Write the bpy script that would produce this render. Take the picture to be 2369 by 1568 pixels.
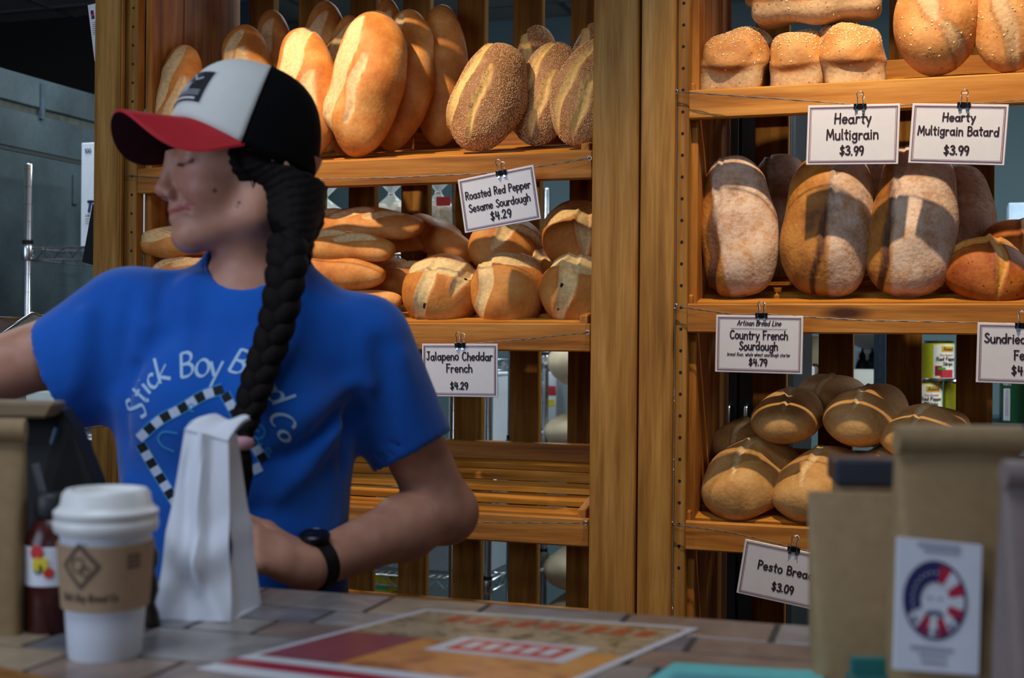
import bpy, bmesh, math, random
import numpy as np
from mathutils import Vector, Matrix
from mathutils.bvhtree import BVHTree

for _o in list(bpy.data.objects):
    bpy.data.objects.remove(_o, do_unlink=True)
scene = bpy.context.scene
COL = scene.collection
rnd = random.Random(7)
R = math.radians

# ------------------------------------------------------------------ camera
F = 3000.0                       # focal length in pixels of the 2369 x 1568 frame
CZ = 1.35                        # camera height
ROLL = 0.009
RX = Vector((math.cos(ROLL), 0, math.sin(ROLL)))
UX = Vector((-math.sin(ROLL), 0, math.cos(ROLL)))
FX = Vector((0, 1, 0))
cam_data = bpy.data.cameras.new('camera')
cam = bpy.data.objects.new('camera', cam_data)
COL.objects.link(cam)
scene.camera = cam
cam_data.sensor_fit = 'HORIZONTAL'
cam_data.sensor_width = 36.0
cam_data.lens = F * 36.0 / 2369.0
cam_data.clip_start = 0.05
cam_data.clip_end = 60
cam.matrix_world = Matrix(((RX.x, UX.x, -FX.x, 0), (RX.y, UX.y, -FX.y, 0), (RX.z, UX.z, -FX.z, CZ), (0, 0, 0, 1)))
cam_data.dof.use_dof = True
cam_data.dof.focus_distance = 2.55
cam_data.dof.aperture_fstop = 5.0

# ------------------------------------------------------------------ shelf frame (u along the shelves, v into the room, z up)
YAW = R(19)
OX, OY = 0.2436, 2.60
U = Vector((math.cos(YAW), -math.sin(YAW), 0))
V = Vector((math.sin(YAW), math.cos(YAW), 0))
Z = Vector((0, 0, 1))
O2 = Vector((OX, OY, 0))
def S(u, v, z): return O2 + U * u + V * v + Z * z
def ray(px, py): return RX * ((px - 1184.5) / F) + UX * ((784.0 - py) / F) + FX
CAMP = Vector((0, 0, CZ))
def P(px, py, Y): return CAMP + ray(px, py) * Y
def Pz(px, py, z):
    d = ray(px, py); return CAMP + d * ((z - CZ) / d.z)
def SV(px, py, v):
    d = ray(px, py); return CAMP + d * ((O2.dot(V) + v) / d.dot(V))
def UV(p): q = p - O2; return q.dot(U), q.dot(V)
def U_of(px, v, py=784): return UV(SV(px, py, v))[0]
def project(p):
    q = p - CAMP; return (1184.5 + F * q.dot(RX) / q.y, 784 - F * q.dot(UX) / q.y)

# ------------------------------------------------------------------ light
world = bpy.data.worlds.new('world'); scene.world = world
world.use_nodes = True
world.node_tree.nodes['Background'].inputs[0].default_value = (0.66, 0.76, 0.95, 1)
world.node_tree.nodes['Background'].inputs[1].default_value = 0.022

def lamp(name, kind, loc, target, energy, color, **kw):
    d = bpy.data.lights.new(name, kind); d.energy = energy; d.color = color
    for k, v in kw.items(): setattr(d, k, v)
    o = bpy.data.objects.new(name, d); COL.objects.link(o)
    o.location = loc
    o.rotation_euler = (Vector(target) - Vector(loc)).to_track_quat('-Z', 'Y').to_euler()
    return o
WARM = (1.0, 0.80, 0.56)
COOL = (0.80, 0.92, 1.0)
# shop window to the left of the counter, in front of the case
lamp('shop_window_daylight', 'AREA', (-3.0, -0.9, 2.1), (0.0, 1.7, 1.2), 54, (0.62, 0.76, 1.0), shape='RECTANGLE', size=2.4, size_y=1.8)
# fill light added behind the camera to lift the cup and counter
lamp('front_fill_light', 'AREA', (0.8, -4.0, 2.0), (0.0, 1.3, 1.1), 15, (0.66, 0.78, 1.0), shape='RECTANGLE', size=3.4, size_y=1.8)
# ceiling panel over the counter
lamp('counter_ceiling_light', 'AREA', (-0.5, 0.5, 2.95), (-0.45, 0.75, 0.0), 21, (0.74, 0.85, 1.0), shape='RECTANGLE', size=1.2, size_y=0.6)
# track spots over the aisle, aimed down at the bread shelves
lamp('track_spot', 'SPOT', S(-0.95, -0.62, 2.85), S(-0.62, 0.10, 1.78), 132, WARM, spot_size=R(50), spot_blend=0.9, shadow_soft_size=0.02)
lamp('track_spot', 'SPOT', S(0.42, -0.62, 2.85), S(0.60, 0.08, 1.50), 134, WARM, spot_size=R(60), spot_blend=0.9, shadow_soft_size=0.02)
# fluorescent ceiling fittings of the back room
lamp('back_room_light', 'AREA', S(-0.7, 1.7, 2.86), S(-0.7, 1.7, 0), 34, COOL, shape='RECTANGLE', size=1.2, size_y=0.3)
lamp('back_room_light', 'AREA', S(-1.75, 0.25, 2.86), S(-1.75, 0.25, 0), 24, COOL, shape='RECTANGLE', size=1.2, size_y=0.3)
lamp('back_room_light', 'AREA', S(1.75, 1.0, 2.86), S(1.2, 1.0, 0), 100, COOL, shape='RECTANGLE', size=1.2, size_y=0.3)

scene.view_settings.view_transform = 'Standard'
scene.view_settings.look = 'None'
scene.view_settings.exposure = -0.1
scene.view_settings.gamma = 1.0
scene.view_settings.use_curve_mapping = False

# ------------------------------------------------------------------ object helpers
def lin(c):
    return tuple(((x / 255.0) / 12.92 if x <= 10 else (((x / 255.0) + 0.055) / 1.055) ** 2.4) for x in c)
def tag(o, label=None, cat=None, group=None, kind=None):
    if label: o['label'] = label
    if cat: o['category'] = cat
    if group: o['group'] = group
    if kind: o['kind'] = kind
    return o
def thing(name, loc, label, cat, group=None, kind=None):
    o = bpy.data.objects.new(name, None); COL.objects.link(o)
    o.empty_display_size = 0.05
    o.location = loc
    return tag(o, label, cat, group, kind)
def wloc(o):
    p = Vector((0, 0, 0))
    while o is not None:
        p = p + o.location; o = o.parent
    return p

class MB:
    """collects verts / faces in world space"""
    def __init__(s): s.v = []; s.f = []
    def add(s, vs, fs):
        n = len(s.v); s.v += [tuple(p) for p in vs]; s.f += [tuple(i + n for i in f) for f in fs]; return s
    def hexa(s, c):
        return s.add(c, [(0, 3, 2, 1), (4, 5, 6, 7), (0, 1, 5, 4), (1, 2, 6, 5), (2, 3, 7, 6), (3, 0, 4, 7)])
    def box(s, u0, u1, v0, v1, z0, z1):
        return s.hexa([S(u0, v0, z0), S(u1, v0, z0), S(u1, v1, z0), S(u0, v1, z0), S(u0, v0, z1), S(u1, v0, z1), S(u1, v1, z1), S(u0, v1, z1)])
    def wbox(s, c, ax, ay, az):
        c = Vector(c)
        return s.hexa([c + ax * i + ay * j + az * k for k in (-1, 1) for (i, j) in ((-1, -1), (1, -1), (1, 1), (-1, 1))])
    def quad(s, a, b, c, d): return s.add([a, b, c, d], [(0, 1, 2, 3)])
    def tube(s, pts, r, n=8, closed=False, radii=None):
        pts = [Vector(p) for p in pts]; m = len(pts); vs = []; up = None
        for i, p in enumerate(pts):
            if closed: t = pts[(i + 1) % m] - pts[i - 1]
            else: t = pts[min(i + 1, m - 1)] - pts[max(i - 1, 0)]
            t.normalize()
            if up is None:
                up = Vector((0, 0, 1)) if abs(t.z) < 0.9 else Vector((1, 0, 0))
            a = (up - t * up.dot(t)).normalized(); b = t.cross(a); up = a
            rr = radii[i] if radii else r
            for k in range(n):
                q = 2 * math.pi * k / n
                vs.append(p + a * (math.cos(q) * rr) + b * (math.sin(q) * rr))
        fs = []
        for i in range(m if closed else m - 1):
            j = (i + 1) % m
            for k in range(n):
                l = (k + 1) % n
                fs.append((i * n + k, i * n + l, j * n + l, j * n + k))
        if not closed:
            fs.append(tuple(range(n - 1, -1, -1))); fs.append(tuple((m - 1) * n + k for k in range(n)))
        return s.add(vs, fs)
    def lathe(s, c, prof, n=40, axis=Z, xa=None):
        c = Vector(c); axis = Vector(axis).normalized()
        xa = (Vector((1, 0, 0)) if xa is None else Vector(xa)); xa = (xa - axis * xa.dot(axis)).normalized(); ya = axis.cross(xa)
        vs = []; m = len(prof)
        for (r, h) in prof:
            for k in range(n):
                q = 2 * math.pi * k / n
                vs.append(c + axis * h + xa * (r * math.cos(q)) + ya * (r * math.sin(q)))
        fs = []
        for i in range(m - 1):
            for k in range(n):
                l = (k + 1) % n
                fs.append((i * n + k, i * n + l, (i + 1) * n + l, (i + 1) * n + k))
        fs.append(tuple(range(n - 1, -1, -1))); fs.append(tuple((m - 1) * n + k for k in range(n)))
        return s.add(vs, fs)
    def build(s, name, mat, parent=None, smooth=False, bevel=0.0, loc=None):
        base = wloc(parent) if parent is not None else (Vector(loc) if loc is not None else None)
        if base is None:
            a = np.array(s.v); base = Vector(((a[:, 0].min() + a[:, 0].max()) / 2, (a[:, 1].min() + a[:, 1].max()) / 2, a[:, 2].min()))
        me = bpy.data.meshes.new(name)
        me.from_pydata([(p[0] - base.x, p[1] - base.y, p[2] - base.z) for p in s.v], [], s.f)
        if bevel > 0:
            bm = bmesh.new(); bm.from_mesh(me)
            bmesh.ops.recalc_face_normals(bm, faces=bm.faces)
            bmesh.ops.bevel(bm, geom=bm.edges[:], offset=bevel, segments=1, affect='EDGES', profile=0.5)
            bm.to_mesh(me); bm.free()
        me.update()
        if smooth:
            for p in me.polygons: p.use_smooth = True
            if smooth != 'all':
                try: me.set_sharp_from_angle(angle=R(38))
                except Exception: pass
        if mat: me.materials.append(mat)
        o = bpy.data.objects.new(name, me); COL.objects.link(o)
        if parent is not None: o.parent = parent
        else: o.location = base
        return o

def np_obj(name, v, f, mat, parent=None, loc=None, attr=None, smooth=True):
    v = np.asarray(v, dtype=np.float64)
    base = wloc(parent) if parent is not None else Vector(loc)
    me = bpy.data.meshes.new(name)
    me.from_pydata((v - np.array(base)).tolist(), [], f if isinstance(f, list) else f.tolist())
    if smooth: me.polygons.foreach_set('use_smooth', [True] * len(me.polygons))
    if attr is not None:
        a = me.color_attributes.new('crust', 'FLOAT_COLOR', 'POINT')
        a.data.foreach_set('color', np.asarray(attr, dtype=np.float32).ravel())
    me.update()
    me.materials.append(mat)
    o = bpy.data.objects.new(name, me); COL.objects.link(o)
    if parent is not None: o.parent = parent
    else: o.location = base
    return o

def copy_obj(o, parent=None, loc=None):
    c = o.copy(); COL.objects.link(c)
    c.parent = parent
    if loc is not None: c.location = loc
    return c

# ------------------------------------------------------------------ materials
def new_mat(name):
    m = bpy.data.materials.new(name); m.use_nodes = True
    nt = m.node_tree; b = nt.nodes['Principled BSDF']
    return m, nt, b
def N(nt, t, **kw):
    n = nt.nodes.new(t)
    for k, v in kw.items():
        if k.startswith('i_'): n.inputs[k[2:].replace('_', ' ')].default_value = v
        else: setattr(n, k, v)
    return n
def ramp(nt, stops):
    r = nt.nodes.new('ShaderNodeValToRGB')
    while len(r.color_ramp.elements) < len(stops): r.color_ramp.elements.new(0.5)
    for e, (p, c) in zip(r.color_ramp.elements, stops):
        e.position = p; e.color = tuple(c) + (1,) if len(c) == 3 else c
    return r
def mixc(nt, fac, a, b, mode='MIX'):
    m = nt.nodes.new('ShaderNodeMix'); m.data_type = 'RGBA'; m.blend_type = mode
    for sock, val in ((m.inputs[0], fac), (m.inputs[6], a), (m.inputs[7], b)):
        if hasattr(val, 'links') or hasattr(val, 'is_linked'): nt.links.new(val, sock)
        elif isinstance(val, (int, float)): sock.default_value = val
        else: sock.default_value = tuple(val) + (1,) if len(val) == 3 else val
    return m.outputs[2]
def plain(name, c, rough=0.6, metal=0.0, var=0.06, scale=60.0, bump=0.0, spec=None, alpha=None, trans=0.0):
    """one colour with a slight procedural mottle"""
    m, nt, b = new_mat(name); L = nt.links.new
    geo = N(nt, 'ShaderNodeNewGeometry')
    no = N(nt, 'ShaderNodeTexNoise'); no.inputs['Scale'].default_value = scale; no.inputs['Detail'].default_value = 4
    L(geo.outputs['Position'], no.inputs['Vector'])
    c = lin(c)
    r = ramp(nt, [(0.3, tuple(max(0, x * (1 - var)) for x in c)), (0.7, tuple(min(1, x * (1 + var)) for x in c))])
    L(no.outputs['Fac'], r.inputs[0]); L(r.outputs[0], b.inputs['Base Color'])
    b.inputs['Roughness'].default_value = rough; b.inputs['Metallic'].default_value = metal
    if spec is not None: b.inputs['Specular IOR Level'].default_value = spec
    if trans: b.inputs['Transmission Weight'].default_value = trans
    if alpha is not None: b.inputs['Alpha'].default_value = alpha
    if bump:
        bp = N(nt, 'ShaderNodeBump'); bp.inputs['Strength'].default_value = bump; bp.inputs['Distance'].default_value = 0.002
        L(no.outputs['Fac'], bp.inputs['Height']); L(bp.outputs[0], b.inputs['Normal'])
    return m
def wood(name, axis, dark, mid, light, rough=0.6, knots=True, spec=.25):
    """pine with the grain along the shelf axis u / v / z"""
    m, nt, b = new_mat(name); L = nt.links.new
    geo = N(nt, 'ShaderNodeNewGeometry')
    oi = N(nt, 'ShaderNodeObjectInfo')
    rot = N(nt, 'ShaderNodeVectorRotate', rotation_type='Z_AXIS'); rot.inputs['Angle'].default_value = YAW
    L(geo.outputs['Position'], rot.inputs['Vector'])
    off = N(nt, 'ShaderNodeVectorMath', operation='ADD'); L(rot.outputs[0], off.inputs[0])
    sc = N(nt, 'ShaderNodeVectorMath', operation='SCALE'); sc.inputs[0].default_value = (7.3, 3.1, 5.7)
    L(oi.outputs['Random'], sc.inputs['Scale']); L(sc.outputs[0], off.inputs[1])
    mp = N(nt, 'ShaderNodeMapping')
    mp.inputs['Scale'].default_value = {'u': (1.3, 22, 22), 'v': (22, 1.3, 22), 'z': (22, 22, 1.3)}[axis]
    L(off.outputs[0], mp.inputs['Vector'])
    n1 = N(nt, 'ShaderNodeTexNoise'); n1.inputs['Scale'].default_value = 1.6; n1.inputs['Detail'].default_value = 5; n1.inputs['Distortion'].default_value = 0.6
    L(mp.outputs[0], n1.inputs['Vector'])
    n2 = N(nt, 'ShaderNodeTexNoise'); n2.inputs['Scale'].default_value = 9; n2.inputs['Detail'].default_value = 3
    L(mp.outputs[0], n2.inputs['Vector'])
    r = ramp(nt, [(0.28, lin(dark)), (0.5, lin(mid)), (0.74, lin(light))])
    L(n1.outputs['Fac'], r.inputs[0])
    r2 = ramp(nt, [(0.35, (0.72, 0.66, 0.58)), (0.6, (1, 1, 1))]); L(n2.outputs['Fac'], r2.inputs[0])
    c = mixc(nt, 0.6, r.outputs[0], r2.outputs[0], 'MULTIPLY')
    if knots:
        mk = N(nt, 'ShaderNodeMapping'); mk.inputs['Scale'].default_value = {'u': (2.2, 7, 7), 'v': (7, 2.2, 7), 'z': (7, 7, 2.2)}[axis]
        L(off.outputs[0], mk.inputs['Vector'])
        vo = N(nt, 'ShaderNodeTexVoronoi'); vo.inputs['Scale'].default_value = 1.0; L(mk.outputs[0], vo.inputs['Vector'])
        kr = ramp(nt, [(0.05, (1, 1, 1)), (0.13, (0, 0, 0))]); L(vo.outputs['Distance'], kr.inputs[0])
        c = mixc(nt, kr.outputs[0], c, lin((74, 36, 14)))
    tint = ramp(nt, [(0, (0.86, 0.84, 0.8)), (1, (1.0, 1.0, 1.0))]); L(oi.outputs['Random'], tint.inputs[0])
    c = mixc(nt, 1.0, c, tint.outputs[0], 'MULTIPLY')
    L(c, b.inputs['Base Color'])
    b.inputs['Roughness'].default_value = rough; b.inputs['Specular IOR Level'].default_value = spec
    bp = N(nt, 'ShaderNodeBump'); bp.inputs['Strength'].default_value = 0.12; bp.inputs['Distance'].default_value = 0.001
    L(n2.outputs['Fac'], bp.inputs['Height']); L(bp.outputs[0], b.inputs['Normal'])
    return m
WD = ((134, 78, 24), (184, 118, 44), (210, 148, 70))
W_U, W_V, W_Z = (wood('pine_' + a, a, *WD) for a in 'uvz')
W_SHELF = wood('pine_shelf_slat', 'u', *WD, rough=.85, spec=.03)
W_POST = wood('pine_post', 'z', (134, 86, 32), (178, 126, 56), (204, 154, 84))
W_SLAT = wood('pine_slat', 'z', (92, 58, 22), (124, 84, 36), (154, 112, 54), rough=.8, spec=.05)  # pine darkened to carry the shade at the back of the cases
STEEL = plain('chrome_wire', (200, 205, 210), 0.22, 1.0, 0.03)
WIRE = plain('twisted_wire_metal', (120, 114, 110), 0.5, 1.0, 0.03)
BLACK = plain('black_plastic', (14, 14, 16), 0.6, spec=.25)
CLIPB = plain('black_clip', (30, 26, 26), 0.35)
INK = plain('ink', (48, 24, 34), 0.8, var=0.02)
CARD = plain('laminated_card', (214, 210, 212), 0.32, var=0.02)
BORDERM = plain('card_border', (110, 62, 82), 0.7, var=0.02)
KRAFT = plain('kraft_paper', (152, 124, 86), 0.7, var=0.08, scale=90, bump=0.1)
WHITEP = plain('white_paper', (226, 228, 236), 0.65, var=0.02, bump=0.05)

# ------------------------------------------------------------------ signed distance modelling (surface nets on a rectilinear grid)
class Field:
    def __init__(s, xs, ys, zs):
        s.xs, s.ys, s.zs = (np.asarray(a, dtype=np.float32) for a in (xs, ys, zs))
        s.F = np.full((len(s.xs), len(s.ys), len(s.zs)), 0.05, dtype=np.float32)
    def sub(s, lo, hi):
        r = []
        for a, l, h in ((s.xs, lo[0], hi[0]), (s.ys, lo[1], hi[1]), (s.zs, lo[2], hi[2])):
            i = int(np.searchsorted(a, l)); j = int(np.searchsorted(a, h)); r.append((max(0, i - 1), min(len(a), j + 1)))
        sl = tuple(slice(a, b) for a, b in r)
        return sl, s.xs[sl[0]][:, None, None], s.ys[sl[1]][None, :, None], s.zs[sl[2]][None, None, :]
    def op(s, fn, lo, hi, k=0.0, mode='add'):
        m = k + 0.03
        sl, X, Y, Zz = s.sub([a - m for a in lo], [a + m for a in hi])
        if 0 in s.F[sl].shape: return
        d = fn(X, Y, Zz).astype(np.float32); c = s.F[sl]
        if mode == 'cut': d = -d; c2 = -c; d2 = -d
        if mode == 'add':
            h = np.maximum(k - np.abs(c - d), 0) / k if k else 0
            s.F[sl] = np.minimum(c, d) - (h * h * k * 0.25 if k else 0)
        elif mode == 'cut':
            h = np.maximum(k - np.abs(c - d), 0) / k if k else 0
            s.F[sl] = np.maximum(c, d) + (h * h * k * 0.25 if k else 0)
        elif mode == 'disp':
            s.F[sl] = c - d
    def capsule(s, a, b, ra, rb=None, k=0.0, mode='add', sq=None):
        rb = ra if rb is None else rb
        a = np.array(a, dtype=np.float32); b = np.array(b, dtype=np.float32); ab = b - a; L2 = float((ab * ab).sum()) + 1e-12
        rm = max(ra, rb)
        def fn(X, Y, Zz):
            t = np.clip(((X - a[0]) * ab[0] + (Y - a[1]) * ab[1] + (Zz - a[2]) * ab[2]) / L2, 0, 1)
            return np.sqrt((X - a[0] - t * ab[0]) ** 2 + (Y - a[1] - t * ab[1]) ** 2 + (Zz - a[2] - t * ab[2]) ** 2) - (ra + (rb - ra) * t)
        s.op(fn, np.minimum(a, b) - rm, np.maximum(a, b) + rm, k, mode)
    def ellipsoid(s, c, r, axes=None, k=0.0, mode='add'):
        c = np.array(c, dtype=np.float32); ax = axes or (Vector((1, 0, 0)), Vector((0, 1, 0)), Vector((0, 0, 1)))
        rm = max(r)
        def fn(X, Y, Zz):
            dx, dy, dz = X - c[0], Y - c[1], Zz - c[2]
            q = [dx * e.x + dy * e.y + dz * e.z for e in ax]
            k0 = np.sqrt(sum((qi / ri) ** 2 for qi, ri in zip(q, r)))
            k1 = np.sqrt(sum((qi / (ri * ri)) ** 2 for qi, ri in zip(q, r))) + 1e-9
            return k0 * (k0 - 1) / k1
        s.op(fn, c - rm, c + rm, k, mode)
    def mesh(s):
        F_ = s.F; ins = F_ < 0
        nx, ny, nz = F_.shape
        e = {}
        cnt = np.zeros((nx - 1, ny - 1, nz - 1), dtype=np.int8)
        code = np.zeros_like(cnt)
        for i in (0, 1):
            for j in (0, 1):
                for k in (0, 1):
                    code += ins[i:nx - 1 + i, j:ny - 1 + j, k:nz - 1 + k]
        act = (code > 0) & (code < 8)
        ci, cj, ck = np.nonzero(act)
        idx = -np.ones(act.shape, dtype=np.int64); idx[ci, cj, ck] = np.arange(len(ci))
        vals = {}
        for i in (0, 1):
            for j in (0, 1):
                for k in (0, 1): vals[i, j, k] = F_[ci + i, cj + j, ck + k]
        acc = np.zeros((len(ci), 3)); n = np.zeros(len(ci))
        for a in vals:
            for ax in range(3):
                if a[ax] == 0:
                    b = list(a); b[ax] = 1; b = tuple(b)
                    va, vb = vals[a], vals[b]; cr = (va < 0) != (vb < 0)
                    t = np.where(cr, va / np.where(cr, va - vb, 1), 0)
                    q = np.zeros((len(ci), 3)); q[:] = a; q[:, ax] = t
                    acc[cr] += q[cr]; n[cr] += 1
        q = acc / n[:, None]
        vx = s.xs[ci] + q[:, 0] * (s.xs[ci + 1] - s.xs[ci]); vy = s.ys[cj] + q[:, 1] * (s.ys[cj + 1] - s.ys[cj]); vz = s.zs[ck] + q[:, 2] * (s.zs[ck + 1] - s.zs[ck])
        verts = np.stack([vx, vy, vz], 1)
        faces = []
        A = ins[:-1, 1:-1, 1:-1]; B = ins[1:, 1:-1, 1:-1]; i, j, k = np.nonzero(A != B); sg = A[i, j, k]; j = j + 1; k = k + 1
        q = np.stack([idx[i, j - 1, k - 1], idx[i, j, k - 1], idx[i, j, k], idx[i, j - 1, k]], 1); q[~sg] = q[~sg][:, ::-1]; faces.append(q)
        A = ins[1:-1, :-1, 1:-1]; B = ins[1:-1, 1:, 1:-1]; i, j, k = np.nonzero(A != B); sg = A[i, j, k]; i = i + 1; k = k + 1
        q = np.stack([idx[i - 1, j, k - 1], idx[i - 1, j, k], idx[i, j, k], idx[i, j, k - 1]], 1); q[~sg] = q[~sg][:, ::-1]; faces.append(q)
        A = ins[1:-1, 1:-1, :-1]; B = ins[1:-1, 1:-1, 1:]; i, j, k = np.nonzero(A != B); sg = A[i, j, k]; i = i + 1; j = j + 1
        q = np.stack([idx[i - 1, j - 1, k], idx[i, j - 1, k], idx[i, j, k], idx[i - 1, j, k]], 1); q[~sg] = q[~sg][:, ::-1]; faces.append(q)
        return verts, np.concatenate(faces)
def relax(v, f, it=2, lam=0.5):
    """laplacian smoothing of a quad mesh"""
    a = np.concatenate([f[:, 0], f[:, 1], f[:, 2], f[:, 3]]); b = np.concatenate([f[:, 1], f[:, 2], f[:, 3], f[:, 0]])
    v = v.copy()
    for _ in range(it):
        s_ = np.zeros_like(v); n = np.bincount(np.concatenate([a, b]), minlength=len(v))[:, None]
        for ax in range(3):
            s_[:, ax] = np.bincount(a, weights=v[b, ax], minlength=len(v)) + np.bincount(b, weights=v[a, ax], minlength=len(v))
        v = v + lam * (s_ / np.maximum(n, 1) - v)
    return v

# ------------------------------------------------------------------ stroke lettering
def arc(cx, cy, rx, ry, a0, a1, n=12):
    return [(cx + rx * math.cos(R(a0 + (a1 - a0) * i / n)), cy + ry * math.sin(R(a0 + (a1 - a0) * i / n))) for i in range(n + 1)]
def cat(pts, n=5):
    out = []
    for i in range(len(pts) - 1):
        p0, p1, p2, p3 = pts[max(i - 1, 0)], pts[i], pts[i + 1], pts[min(i + 2, len(pts) - 1)]
        for k in range(n):
            t = k / n
            out.append(tuple(0.5 * (2 * b + (c - a) * t + (2 * a - 5 * b + 4 * c - d) * t * t + (3 * b - a - 3 * c + d) * t ** 3) for a, b, c, d in zip(p0, p1, p2, p3)))
    return out + [pts[-1]]
SS = cat([(.40, .50), (.24, .60), (.07, .48), (.22, .32), (.40, .17), (.22, .01), (.02, .09)])
BS = cat([(.50, .86), (.30, 1.0), (.08, .80), (.28, .54), (.54, .28), (.28, .0), (.02, .16)])
G = {
 'a': (.62, [arc(.25, .28, .23, .28, 0, 360, 16), [(.49, .58), (.50, .08), (.58, .0)]]),
 'b': (.56, [[(.03, 1), (.03, 0)], arc(.27, .28, .23, .28, 0, 360, 16)]),
 'c': (.48, [arc(.26, .3, .24, .3, 45, 320)]),
 'd': (.60, [arc(.25, .28, .23, .28, 0, 360, 16), [(.50, 1), (.50, 0)]]),
 'e': (.54, [[(.03, .29), (.48, .34)] + arc(.26, .3, .23, .3, 10, 320)]),
 'f': (.40, [arc(.34, .82, .17, .18, 30, 180, 8) + [(.16, 0)], [(0, .54), (.36, .56)]]),
 'g': (.60, [arc(.25, .30, .22, .28, 0, 360, 16), [(.49, .6), (.49, -.14)] + arc(.27, -.14, .22, .2, 0, -160, 8)]),
 'h': (.54, [[(.03, 1), (.03, 0)], arc(.25, .36, .21, .23, 175, 0, 8) + [(.47, 0)]]),
 'i': (.20, [[(.06, .6), (.07, 0)], [(.06, .83), (.065, .85)]]),
 'k': (.52, [[(.03, 1), (.03, 0)], [(.42, .6), (.05, .26), (.48, 0)]]),
 'l': (.22, [[(.06, 1), (.06, .06), (.14, 0)]]),
 'm': (.84, [[(.03, .6), (.03, 0)], arc(.22, .36, .19, .23, 175, 0, 8) + [(.41, 0)], arc(.6, .36, .19, .23, 175, 0, 8) + [(.79, 0)]]),
 'n': (.54, [[(.03, .6), (.03, 0)], arc(.25, .36, .21, .23, 175, 0, 8) + [(.47, 0)]]),
 'o': (.56, [arc(.26, .3, .24, .3, 0, 360, 18)]),
 'p': (.56, [[(.03, .6), (.03, -.36)], arc(.27, .29, .23, .29, 0, 360, 16)]),
 'r': (.42, [[(.03, .6), (.03, 0)], arc(.24, .32, .2, .27, 170, 55, 8)]),
 's': (.46, [SS]),
 't': (.40, [[(.17, .92), (.17, .08), (.30, .0)], [(0, .62), (.36, .64)]]),
 'u': (.56, [[(.03, .6)] + arc(.25, .24, .22, .24, 180, 360, 8) + [(.47, .6)], [(.47, .3), (.49, 0)]]),
 'w': (.72, [[(.0, .6), (.17, 0), (.34, .5), (.5, 0), (.68, .6)]]),
 'y': (.54, [[(.02, .6), (.25, .06)], [(.48, .6), (.16, -.36)]]),
 ',': (.20, [[(.08, .04), (.03, -.14)]]),
 '.': (.20, [[(.07, .03), (.08, .04)]]),
 'A': (.70, [[(.0, 0), (.3, 1), (.62, 0)], [(.12, .36), (.52, .36)]]),
 'B': (.60, [[(.04, 1), (.04, 0)], [(.04, 1)] + arc(.24, .77, .24, .23, 90, -90, 8) + [(.04, .52)], [(.04, .52)] + arc(.26, .26, .28, .26, 90, -90, 8) + [(.04, 0)]]),
 'C': (.66, [arc(.34, .5, .32, .5, 48, 315, 14)]),
 'D': (.66, [[(.05, 1), (.05, 0)], [(.05, 1)] + arc(.2, .5, .4, .5, 90, -90, 12) + [(.05, 0)]]),
 'F': (.54, [[(.05, 1), (.05, 0)], [(.0, 1), (.5, 1)], [(.05, .52), (.40, .54)]]),
 'G': (.70, [arc(.34, .5, .32, .5, 45, 345, 14) + [(.64, .46), (.40, .46)]]),
 'H': (.66, [[(.06, 1), (.03, 0)], [(.55, 1), (.56, 0)], [(.0, .5), (.58, .52)]]),
 'J': (.54, [[(.12, 1), (.50, 1)], [(.36, 1), (.36, .22)] + arc(.2, .2, .16, .2, 0, -165, 8)]),
 'L': (.54, [[(.05, 1), (.05, 0), (.48, .02)]]),
 'M': (.84, [[(.02, 0), (.1, 1), (.4, .25), (.68, 1), (.78, 0)]]),
 'P': (.58, [[(.05, 1), (.05, 0)], [(.05, 1)] + arc(.24, .75, .28, .25, 90, -90, 8) + [(.05, .48)]]),
 'R': (.62, [[(.05, 1), (.05, 0)], [(.05, 1)] + arc(.24, .75, .26, .25, 90, -90, 8) + [(.05, .5)], [(.2, .5), (.56, 0)]]),
 'S': (.58, [BS]),
 'T': (.60, [[(.0, 1), (.58, 1)], [(.29, 1), (.29, 0)]]),
 'N': (.68, [[(.04, 0), (.04, 1), (.56, 0), (.56, 1)]]),
 'E': (.54, [[(.48, 1), (.05, 1), (.05, 0), (.5, 0)], [(.05, .52), (.4, .52)]]),
 'O': (.74, [arc(.36, .5, .33, .5, 0, 360, 20)]),
 'I': (.2, [[(.07, 1), (.07, 0)]]),
 '$': (.60, [cat([(.48, .80), (.26, .90), (.08, .74), (.28, .50), (.50, .28), (.26, .08), (.03, .2)]), [(.27, 1.06), (.27, -.08)]]),
 '0': (.60, [arc(.28, .5, .25, .5, 0, 360, 18)]),
 '1': (.36, [[(.02, .8), (.2, 1), (.2, 0)]]),
 '2': (.58, [cat([(.04, .76), (.24, 1.0), (.48, .78), (.34, .44), (.03, .02)]) + [(.52, .02)]]),
 '3': (.56, [cat([(.04, .88), (.26, 1.0), (.46, .78), (.22, .54)]), cat([(.22, .54), (.52, .34), (.34, .02), (.02, .1)])]),
 '4': (.60, [[(.10, 1), (.05, .44), (.54, .46)], [(.42, .9), (.40, 0)]]),
 '7': (.56, [[(.02, .96), (.50, .98), (.18, 0)]]),
 '9': (.58, [arc(.27, .70, .22, .28, 0, 360, 16), [(.50, .74), (.44, .32), (.30, 0)]]),
 ' ': (.34, []),
}
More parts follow.
